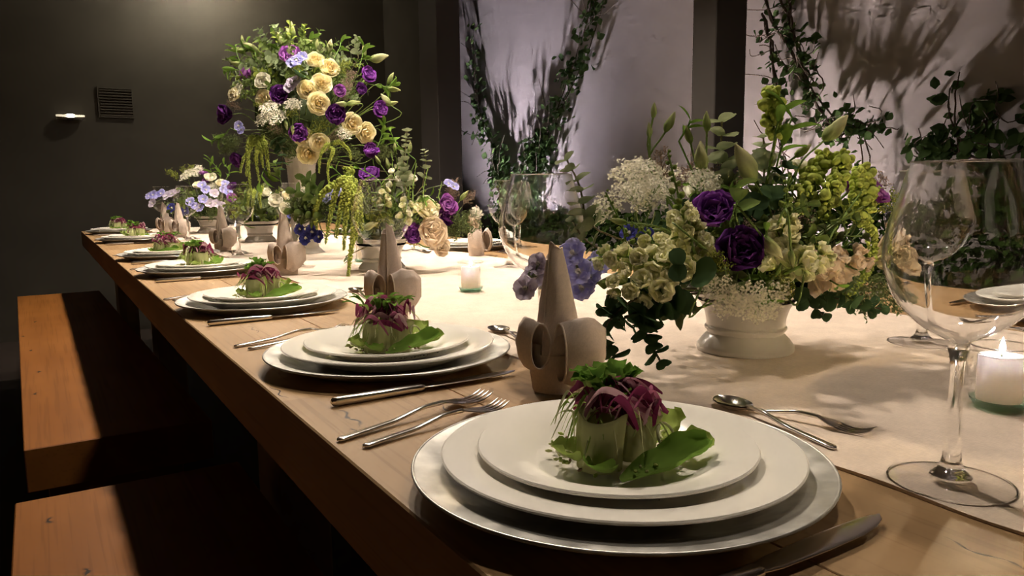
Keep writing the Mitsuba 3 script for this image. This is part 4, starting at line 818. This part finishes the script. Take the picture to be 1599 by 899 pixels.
foliage(34, .150, .17, (.83, 2.06, .11), .022, 8, .03, True, ('mid', 'yellow', 'dull', 'silver', 'mid'))
bloom('lp', (.785, 2.017, .274), 0.0354, (-.346, -.446, .826))
bloom('lp', (.866, 1.921, .112), 0.0347, (.010, -.979, .205))
bloom('lm', (.967, 1.905, .189), 0.0354, (.292, -.835, .466))
bloom('ld', (.966, 1.918, .154), 0.0320, (.345, -.863, .370))
bloom('lh', (.912, 1.892, .115), 0.0521, (.153, -.966, .210))
bloom('lc', (.910, 1.917, .178), 0.0438, (.153, -.870, .468))
bloom('lw', (.897, 1.995, .262), 0.0234, (.094, -.561, .822))
bloom('lp', (.832, 2.117, .339), 0.0279, (-.188, -.125, .974))
bloom('lh', (.941, 1.898, .073), 0.0316, (.260, -.964, .051))
bloom('lh', (1.055, 1.922, .138), 0.0255, (.533, -.790, .301))
spike('sn', (.882, 1.911, .170), (.926, 1.943, .287), 16, 0.1, 0.0156, front=(-.366, -.597, -.000))
spike('sn', (.837, 1.915, .146), (.866, 1.932, .239), 12, 0.6, 0.0189, front=(-.366, -.597, -.000))
spike('sn', (.868, 1.943, .170), (.912, 1.987, .301), 14, 0.2, 0.0158, front=(-.366, -.597, -.000))
spike('sw', (.849, 2.001, .240), (.862, 2.040, .329), 9, 0.5, 0.0161, front=(-.366, -.597, -.000))
spike('sn', (.794, 1.941, .189), (.800, 1.950, .248), 9, 0.7, 0.0172, front=(-.366, -.597, -.000))
spike('sn', (.937, 1.924, .169), (.971, 1.950, .247), 12, 0.1, 0.0142, front=(-.366, -.597, -.000))
delphinium('db', [(.684, 2.056, .211), (.701, 2.057, .217)], 0.0245, [(-.642, -.492, .588), (-.617, -.488, .618)])
delphinium('dn', [(.643, 2.081, .116), (.628, 2.090, .100), (.658, 2.072, .103), (.617, 2.109, .124)], 0.0210, [(-.830, -.496, .255), (-.846, -.487, .218), (-.829, -.513, .222), (-.846, -.455, .277)])
delphinium('db', [(1.000, 1.932, .233), (.986, 1.941, .242)], 0.0162, [(-.001, -.784, .620), (-.017, -.768, .640)])
bud((.754, 1.942, .136), (.774, -.541, .328), 0.0443, 1)
bud((.851, 2.047, .302), (-.123, .111, .986), 0.0328, 0)
bud((.828, 2.061, .312), (-.412, .271, .870), 0.0291, 0)
bud((1.024, 1.918, .211), (.558, -.342, .756), 0.0361, 0)
bud((.922, 2.050, .348), (.175, -.072, .982), 0.0333, 0)
bud((.886, 2.072, .348), (-.048, .067, .997), 0.0296, 0)
amaranth('am', [(.716, 1.989, .261), (.687, 1.983, .250), (.666, 1.996, .174), (.650, 2.006, .090)], 0.0093, 1.0)
amaranth('am', [(.721, 1.986, .266), (.698, 1.965, .241), (.681, 1.975, .166), (.672, 1.981, .104)], 0.0093, 1.0)
amaranth('am', [(.724, 1.985, .261), (.705, 1.961, .224), (.693, 1.968, .141), (.688, 1.971, .073)], 0.0093, 1.0)
amaranth('am', [(.731, 1.980, .258), (.716, 1.954, .208), (.711, 1.957, .123), (.702, 1.963, .056), (.694, 1.967, -.006)], 0.0093, 1.0)
amaranth('am', [(.708, 2.017, .258), (.660, 2.035, .225), (.639, 2.048, .174), (.642, 2.047, .126)], 0.0094, 1.0)
amaranth('am', [(.734, 1.966, .241), (.731, 1.956, .174), (.737, 1.953, .123)], 0.0092, 1.0)
amaranth('am', [(.716, 2.013, .267), (.731, 2.003, .284), (.710, 2.017, .289)], 0.0094, 1.0)
amaranth('am', [(.712, 1.968, .224), (.718, 1.953, .157), (.716, 1.954, .098)], 0.0092, 1.0)
euc('eu', [(.870, 1.965, .222), (.881, 2.005, .292), (.901, 2.017, .390)], 10, 0.0283)
euc('eu', [(.934, 1.996, .239), (.952, 2.009, .311), (.948, 2.011, .338)], 6, 0.0237)
euc('eu', [(.780, 1.950, .223), (.783, 1.936, .181), (.767, 1.946, .147)], 5, 0.0258)
euc('eu', [(.695, 1.978, .055), (.702, 1.974, .038)], 3, 0.0204)
leafstem([(.803, 1.959, .223), (.789, 1.968, .257), (.746, 1.994, .288)], 5, 0.0451, 'bright', False)
leafstem([(.831, 1.942, .188), (.809, 1.932, .214), (.766, 1.959, .223)], 4, 0.0486, 'bright', False)
leafstem([(.745, 1.995, .241), (.709, 2.017, .267), (.688, 2.030, .289)], 5, 0.0382, 'bright', False)
leafstem([(.920, 2.005, .310), (.883, 2.051, .356), (.869, 2.060, .392)], 6, 0.0364, 'bright', False)
leafstem([(.869, 1.942, .187), (.890, 1.906, .205), (.908, 1.895, .213)], 4, 0.0456, 'bright', False)
sprig('li', (1.014, 1.947, .256), 0.0619, (.289, -.209, .934))
sprig('li', (.994, 1.936, .238), 0.0541, (-.150, .069, .986))
sprig('li', (1.071, 1.947, .219), 0.0553, (.531, -.385, .755))
sprig('be', (.785, 1.923, .156), 0.0613, (.682, -.645, -.344))
sprig('be', (.770, 1.932, .136), 0.0511, (.271, -.469, -.841))
sprig('be', (.803, 1.924, .138), 0.0513, (.135, -.395, -.909))
sprig('be', (.881, 1.935, .074), 0.0526, (.398, -.532, -.747))
sprig('pi', (1.013, 1.901, .140), 0.0786, (.768, -.621, .159))
sprig('pi', (1.033, 1.900, .113), 0.0790, (.712, -.651, -.263))
sprig('pi', (1.059, 1.920, .156), 0.0728, (.745, -.581, .327))
sprig('pi', (.997, 1.910, .096), 0.0714, (.511, -.584, -.631))
sprig('pi', (1.080, 1.930, .128), 0.0734, (.764, -.645, -.011))
sprig('pi', (.622, 2.117, .190), 0.0779, (-.848, .400, .348))
sprig('pi', (.599, 2.131, .173), 0.0779, (-.920, .392, .011))
sprig('pi', (.613, 2.123, .147), 0.0708, (-.890, .323, -.322))
sprig('pi', (.599, 2.155, .208), 0.0714, (-.775, .379, .505))
sprig('la', (1.063, 1.917, .165), 0.0400, (-.058, -.791, .609))
sprig('la', (.641, 2.176, .225), 0.0473, (-.828, -.329, .454))
sprig('pi', (.639, 2.107, .225), 0.0708, (-.298, .153, .942))
sprig('pi', (.610, 2.101, .208), 0.0701, (-.775, .379, .505))
sprig('pi', (.640, 2.060, .182), 0.0695, (-.838, .267, -.476))
sprig('pi', (.616, 2.074, .157), 0.0695, (-.918, .365, -.158))
sprig('pi', (.594, 2.111, .191), 0.0771, (-.896, .404, .182))
sprig('pi', (.659, 2.142, .243), 0.0721, (.000, -.022, 1.000))
sprig('pi', (.672, 2.099, .225), 0.0640, (-.150, .069, .986))
leafstem([(.683, 2.033, .173), (.641, 2.059, .208), (.606, 2.104, .226)], 7, 0.0417, 'mid', True)
leafstem([(.683, 2.033, .156), (.639, 2.060, .165), (.601, 2.107, .174)], 7, 0.0417, 'mid', True)
leafstem([(.691, 2.052, .190), (.661, 2.093, .234), (.643, 2.128, .260)], 7, 0.0386, 'mid', True)
tall_vase(.83, 2.80)
ARR[0] = 'tall centrepiece'
foliage(96, .265, .25, (.83, 2.80, .57), .027, 8, .26, True, ('mid', 'dull', 'yellow', 'mid', 'silver'))
bloom('ro', (.827, 2.520, .576), 0.0360, (-.172, -.964, .205))
bloom('ro', (.781, 2.525, .552), 0.0357, (-.285, -.948, .143))
bloom('ro', (.808, 2.497, .508), 0.0403, (-.219, -.975, .044))
bloom('ro', (.668, 2.641, .532), 0.0315, (-.657, -.749, .083))
bloom('ro', (.828, 2.578, .661), 0.0318, (-.168, -.879, .447))
bloom('ro', (.873, 2.562, .636), 0.0369, (-.046, -.925, .377))
bloom('ro', (.917, 2.489, .446), 0.0387, (.015, -.996, -.082))
bloom('ro', (.970, 2.503, .417), 0.0393, (.129, -.982, -.142))
bloom('ro', (.767, 2.545, .400), 0.0335, (-.332, -.917, -.222))
bloom('ro', (.784, 2.559, .349), 0.0410, (-.298, -.893, -.339))
bloom('ro', (.811, 2.518, .383), 0.0335, (-.223, -.946, -.236))
bloom('lm', (.767, 2.651, .682), 0.0420, (-.365, -.742, .563))
bloom('ld', (.705, 2.583, .540), 0.0363, (-.504, -.857, .110))
bloom('ld', (.577, 2.838, .493), 0.0429, (-.981, -.196, -.015))
bloom('lm', (.644, 2.774, .629), 0.0314, (-.827, -.370, .423))
bloom('ld', (.856, 2.479, .474), 0.0404, (-.116, -.993, -.023))
bloom('lp', (.747, 2.534, .415), 0.0360, (-.369, -.913, -.173))
bloom('lp', (1.004, 2.552, .618), 0.0337, (.251, -.912, .323))
bloom('lp', (1.034, 2.534, .502), 0.0337, (.299, -.953, .048))
bloom('lp', (.985, 2.517, .364), 0.0287, (.152, -.956, -.250))
bloom('lm', (.874, 2.480, .550), 0.0235, (-.071, -.987, .143))
bloom('ld', (.958, 2.510, .564), 0.0241, (.127, -.975, .183))
bloom('lw', (.669, 2.641, .587), 0.0324, (-.637, -.731, .246))
bloom('lc', (.602, 2.776, .553), 0.0290, (-.918, -.365, .157))
bloom('ld', (.602, 2.776, .334), 0.0312, (-.820, -.394, -.416))
delphinium('db', [(.768, 2.580, .647), (.786, 2.581, .661), (.753, 2.589, .639)], 0.0216, [(-.375, -.805, .460), (-.347, -.804, .483), (-.401, -.798, .450)])
delphinium('dl', [(.741, 2.550, .571), (.731, 2.555, .557), (.752, 2.543, .581)], 0.0191, [(-.417, -.843, .340), (-.435, -.841, .320), (-.398, -.846, .355)])
delphinium('db', [(.606, 2.726, .445), (.613, 2.722, .432)], 0.0197, [(-.733, -.660, .162), (-.726, -.673, .141)])
sprig('la', (.670, 2.582, .502), 0.0721, (-.465, -.535, .705))
sprig('la', (.683, 2.561, .470), 0.0718, (-.412, -.567, .713))
sprig('la', (.650, 2.606, .468), 0.0638, (-.754, -.368, .544))
sprig('la', (.734, 2.530, .510), 0.0591, (-.252, -.666, .702))
sprig('la', (.610, 2.771, .569), 0.0535, (-.887, -.300, .352))
sprig('la', (.884, 2.485, .420), 0.0557, (-.058, -.791, .609))
sprig('li', (.670, 2.593, .441), 0.0596, (-.775, .379, .505))
sprig('li', (.917, 2.512, .578), 0.0740, (.418, -.300, .858))
sprig('li', (.942, 2.532, .620), 0.0749, (.418, -.300, .858))
sprig('li', (.886, 2.508, .390), 0.0648, (.682, -.645, -.344))
sprig('li', (.588, 2.808, .529), 0.0583, (-.848, .400, .348))
sprig('be', (.815, 2.516, .430), 0.0726, (.745, -.581, .327))
sprig('be', (.842, 2.499, .440), 0.0726, (.735, -.653, -.181))
sprig('be', (.642, 2.634, .505), 0.0643, (-.920, .392, .011))
sprig('be', (.925, 2.554, .657), 0.0707, (.418, -.300, .858))
sprig('be', (.746, 2.523, .489), 0.0591, (.697, -.528, .485))
bud((.762, 2.748, .745), (-.271, .195, .942), 0.0501, 1)
bud((.791, 2.754, .763), (-.048, .067, .997), 0.0550, 0)
bud((.807, 2.755, .780), (-.003, .040, .999), 0.0599, 0)
bud((.836, 2.702, .733), (.798, -.581, .160), 0.0546, 0)
bud((.660, 2.857, .751), (.027, .021, .999), 0.0323, 0)
bud((.676, 2.801, .718), (-.752, .423, .506), 0.0592, 1)
bud((.643, 2.845, .713), (-.875, .448, .183), 0.0505, 0)
bud((.907, 2.659, .719), (.246, -.119, .962), 0.0501, 1)
bud((.870, 2.682, .724), (.101, -.025, .995), 0.0410, 0)
bud((1.014, 2.617, .704), (-.048, .067, .997), 0.0459, 0)
bud((1.058, 2.589, .682), (.795, -.575, .194), 0.0688, 1)
bud((1.103, 2.574, .576), (.767, -.615, -.182), 0.0506, 0)
bud((1.084, 2.550, .525), (.798, -.581, .160), 0.0455, 0)
bud((1.098, 2.588, .615), (.445, -.257, .858), 0.0462, 0)
bud((.873, 2.469, .506), (-.890, .445, .098), 0.0383, 1)
bud((.910, 2.457, .509), (.798, -.581, .160), 0.0470, 0)
bud((.712, 2.544, .439), (.018, -.276, -.961), 0.0338, 0)
bud((.729, 2.533, .423), (-.129, -.188, -.974), 0.0338, 0)
bud((1.058, 2.543, .536), (-.542, .335, .771), 0.0497, 1)
bud((.627, 2.807, .660), (-.853, .448, .267), 0.0497, 0)
amaranth('am', [(.647, 2.678, .405), (.632, 2.663, .383), (.602, 2.682, .331), (.591, 2.688, .289)], 0.0078, 1.0)
amaranth('am', [(.656, 2.672, .405), (.642, 2.646, .372), (.636, 2.649, .330), (.642, 2.646, .256)], 0.0078, 1.0)
amaranth('am', [(.665, 2.666, .404), (.665, 2.631, .371), (.668, 2.629, .319), (.672, 2.627, .277)], 0.0078, 1.0)
amaranth('am', [(.644, 2.680, .411), (.620, 2.671, .389), (.616, 2.673, .305), (.619, 2.671, .225)], 0.0078, 1.0)
amaranth('am', [(.669, 2.664, .411), (.652, 2.639, .361), (.655, 2.638, .304)], 0.0078, 1.0)
amaranth('am', [(.655, 2.673, .411), (.622, 2.669, .368), (.607, 2.679, .278)], 0.0078, 1.0)
amaranth('am', [(.849, 2.530, .380), (.834, 2.516, .377), (.814, 2.528, .337), (.809, 2.531, .285)], 0.0069, 1.0)
amaranth('am', [(.858, 2.524, .380), (.870, 2.494, .385), (.900, 2.487, .358), (.904, 2.485, .326)], 0.0069, 1.0)
amaranth('am', [(.844, 2.534, .369), (.851, 2.505, .358), (.835, 2.515, .306), (.836, 2.515, .243)], 0.0069, 1.0)
leafstem([(.654, 2.790, .638), (.637, 2.825, .684), (.633, 2.838, .725)], 6, 0.0542, 'bright', False)
leafstem([(.684, 2.772, .680), (.682, 2.797, .716), (.656, 2.837, .748)], 5, 0.0542, 'bright', False)
leafstem([(.982, 2.589, .634), (1.000, 2.602, .680), (1.014, 2.617, .721)], 6, 0.0542, 'bright', False)
leafstem([(.999, 2.579, .591), (1.063, 2.563, .582), (1.105, 2.561, .590)], 6, 0.0542, 'bright', False)
leafstem([(.759, 2.726, .679), (.752, 2.754, .726), (.751, 2.778, .755)], 6, 0.0497, 'bright', False)
leafstem([(.816, 2.692, .689), (.838, 2.701, .724), (.858, 2.712, .749)], 5, 0.0452, 'bright', False)
leafstem([(.901, 2.615, .664), (.935, 2.642, .713), (.949, 2.657, .744)], 5, 0.0494, 'bright', False)
leafstem([(.631, 2.781, .635), (.611, 2.817, .643), (.592, 2.829, .635)], 5, 0.0494, 'bright', False)
leafstem([(.589, 2.784, .442), (.563, 2.823, .411), (.535, 2.840, .401)], 6, 0.0490, 'bright', False)
leafstem([(.670, 2.664, .309), (.655, 2.649, .288), (.644, 2.656, .256)], 3, 0.0740, 'bright', False)
leafstem([(1.032, 2.559, .439), (1.051, 2.547, .417), (1.077, 2.555, .392)], 6, 0.0497, 'bright', False)
leafstem([(1.005, 2.528, .350), (1.033, 2.535, .405), (1.052, 2.547, .450)], 7, 0.0490, 'bright', False)
sprig('pi', (.550, 2.831, .411), 0.0808, (-.896, .404, .182))
sprig('pi', (.561, 2.824, .368), 0.0763, (-.918, .365, -.158))
sprig('pi', (.567, 2.797, .388), 0.0757, (-.890, .323, -.322))
sprig('pi', (.690, 2.605, .370), 0.0858, (-.153, -.227, -.962))
sprig('pi', (.724, 2.583, .339), 0.0858, (-.295, -.137, -.946))
sprig('pi', (.643, 2.680, .320), 0.0871, (-.295, -.137, -.946))
sprig('pi', (.857, 2.526, .327), 0.0778, (-.008, -.314, -.949))
sprig('pi', (1.050, 2.548, .384), 0.0904, (.697, -.528, .485))
sprig('pi', (1.093, 2.568, .364), 0.0826, (.745, -.581, .327))
sprig('pi', (.944, 2.519, .338), 0.0790, (.511, -.584, -.631))
euc('eu', [(1.125, 2.619, .286), (1.171, 2.650, .357), (1.189, 2.674, .440)], 9, 0.0305)
euc('eu', [(.990, 2.608, .680), (.991, 2.631, .726), (.998, 2.638, .754)], 5, 0.0273)
euc('eu', [(.682, 2.609, .402), (.705, 2.584, .365), (.702, 2.585, .303)], 6, 0.0386, 'dark')
euc('eu', [(.753, 2.530, .591), (.762, 2.525, .607)], 2, 0.0381, 'dark')
bowl(.845, 3.52, 'white pedestal flower bowl half hidden behind the tall dome centrepiece')
ARR[0] = 'third bowl'
foliage(30, .17, .16, (.845, 3.52, .11), .03, 7, .06, True, ('mid', 'yellow', 'dull', 'silver'))
bloom('lw', (.878, 3.359, .185), 0.0359, (-.041, -.885, .464), True)
bloom('lw', (.914, 3.337, .151), 0.0331, (.077, -.940, .331), True)
bloom('lc', (.932, 3.373, .205), 0.0279, (.147, -.830, .539), True)
bloom('lw', (.855, 3.420, .220), 0.0279, (-.123, -.720, .683), True)
bloom('ld', (.731, 3.496, .249), 0.0279, (-.602, -.366, .710), True)
bloom('lc', (.993, 3.370, .218), 0.0282, (.297, -.787, .541), True)
amaranth('am', [(.791, 3.412, .235), (.776, 3.398, .208), (.770, 3.402, .127)], 0.0083, 1.0)
amaranth('am', [(.805, 3.404, .234), (.792, 3.388, .194), (.785, 3.393, .099)], 0.0083, 1.0)
amaranth('am', [(.834, 3.386, .248), (.816, 3.374, .207), (.820, 3.371, .153)], 0.0083, 1.0)
leafstem([(.778, 3.444, .194), (.754, 3.435, .140), (.761, 3.431, .085)], 5, 0.0555, 'mid', False)
leafstem([(.983, 3.341, .191), (1.015, 3.345, .246), (1.032, 3.347, .287)], 6, 0.0559, 'mid', False)
leafstem([(.923, 3.414, .247), (.921, 3.438, .303), (.909, 3.446, .344)], 6, 0.0507, 'mid', False)
delphinium('dn', [(.931, 3.315, .124), (.947, 3.305, .110)], 0.0248, [(-.140, -.957, .254), (-.121, -.966, .227)])
sprig('pi', (.976, 3.322, .150), 0.0833, (.764, -.645, -.011))
sprig('pi', (1.006, 3.327, .177), 0.0838, (.745, -.581, .327))
sprig('pi', (.885, 3.378, .220), 0.0722, (-.438, .228, .869))
bowl(.80, 4.42, 'white pedestal flower bowl under the farthest flower arrangement')
ARR[0] = 'farthest bowl'
foliage(34, .20, .17, (.75, 4.42, .10), .034, 7, .03, True, ('mid', 'dull', 'silver', 'mid'))
bloom('lm', (.775, 4.376, .328), 0.0275, (-.252, -.422, .871), True)
bloom('lm', (.779, 4.339, .284), 0.0239, (-.242, -.560, .792), True)
bloom('lm', (.876, 4.209, .189), 0.0336, (.058, -.910, .411), True)
bloom('lw', (.797, 4.328, .300), 0.0375, (-.179, -.577, .797), True)
bloom('lc', (.734, 4.343, .261), 0.0306, (-.407, -.549, .730), True)
bloom('lc', (.844, 4.299, .269), 0.0307, (-.019, -.691, .722), True)
delphinium('db', [(.536, 4.465, .207), (.518, 4.476, .200), (.555, 4.453, .203), (.573, 4.442, .213)], 0.0272, [(-.736, -.439, .516), (-.749, -.431, .503), (-.728, -.450, .518), (-.707, -.460, .537)])
delphinium('dl', [(.598, 4.426, .202), (.622, 4.412, .212), (.646, 4.397, .225), (.530, 4.445, .163)], 0.0272, [(-.697, -.479, .534), (-.663, -.499, .558), (-.619, -.521, .587), (-.760, -.469, .450)])
delphinium('db', [(.690, 4.300, .169), (.711, 4.287, .148), (.747, 4.265, .181), (.728, 4.277, .138)], 0.0268, [(-.524, -.718, .457), (-.487, -.766, .418), (-.390, -.786, .479), (-.452, -.799, .397)])
delphinium('db', [(.860, 4.266, .259), (.848, 4.250, .229), (.865, 4.239, .219)], 0.0272, [(-.180, -.764, .620), (-.195, -.800, .568), (-.168, -.819, .548)])
delphinium('dl', [(.774, 4.248, .161), (.802, 4.231, .160), (.822, 4.219, .147), (.799, 4.245, .210)], 0.0268, [(-.335, -.833, .441), (-.277, -.855, .438), (-.243, -.878, .413), (-.282, -.802, .526)])
delphinium('dn', [(.664, 4.316, .123), (.609, 4.350, .140)], 0.0268, [(-.631, -.737, .241), (-.713, -.644, .277)])
delphinium('db', [(.765, 4.277, .230), (.751, 4.298, .254)], 0.0269, [(-.348, -.743, .572), (-.375, -.696, .613)])
sprig('la', (.738, 4.399, .338), 0.0893, (-.465, -.535, .705))
sprig('la', (.688, 4.430, .316), 0.0756, (-.667, -.417, .618))
sprig('la', (.796, 4.305, .253), 0.0747, (-.358, -.600, .715))
sprig('be', (.723, 4.432, .363), 0.0760, (-.150, .069, .986))
sprig('be', (.617, 4.497, .337), 0.0829, (-.731, .363, .578))
sprig('be', (.685, 4.455, .357), 0.0760, (-.298, .153, .942))
leafstem([(.830, 4.308, .270), (.851, 4.318, .320), (.821, 4.348, .371)], 6, 0.0614, 'bright', False)
leafstem([(.859, 4.290, .269), (.889, 4.295, .326), (.870, 4.318, .367)], 6, 0.0614, 'bright', False)
leafstem([(.817, 4.316, .286), (.806, 4.358, .348), (.813, 4.353, .381)], 5, 0.0614, 'bright', False)
sprig('pi', (.719, 4.282, .089), 0.0870, (.271, -.469, -.841))
sprig('pi', (.776, 4.247, .081), 0.0870, (-.008, -.314, -.949))
sprig('pi', (.662, 4.317, .089), 0.0870, (-.431, -.047, -.901))
ARR[0] = ''
# ------------------------------------------------------------------ labels of the flowers: by kind, arrangement and order from the left in the photograph
def pxx(p):
    d = np.asarray(p) - EYE; return float(d @ RT / max(1e-6, d @ FW))
grp = {}
for t, d, arr, pos in PEND: grp.setdefault((d, arr), []).append((pxx(pos), t))
for (d, arr), L in grp.items():
    L.sort()
    for k, (_, t) in enumerate(L):
        if len(L) == 1: labels[t]['label'] = f'{d}, the only one in the {arr}'
        else: labels[t]['label'] = f'{d} in the {arr}, {ORD[k] if k < 20 else str(k + 1) + "th"} from the left'
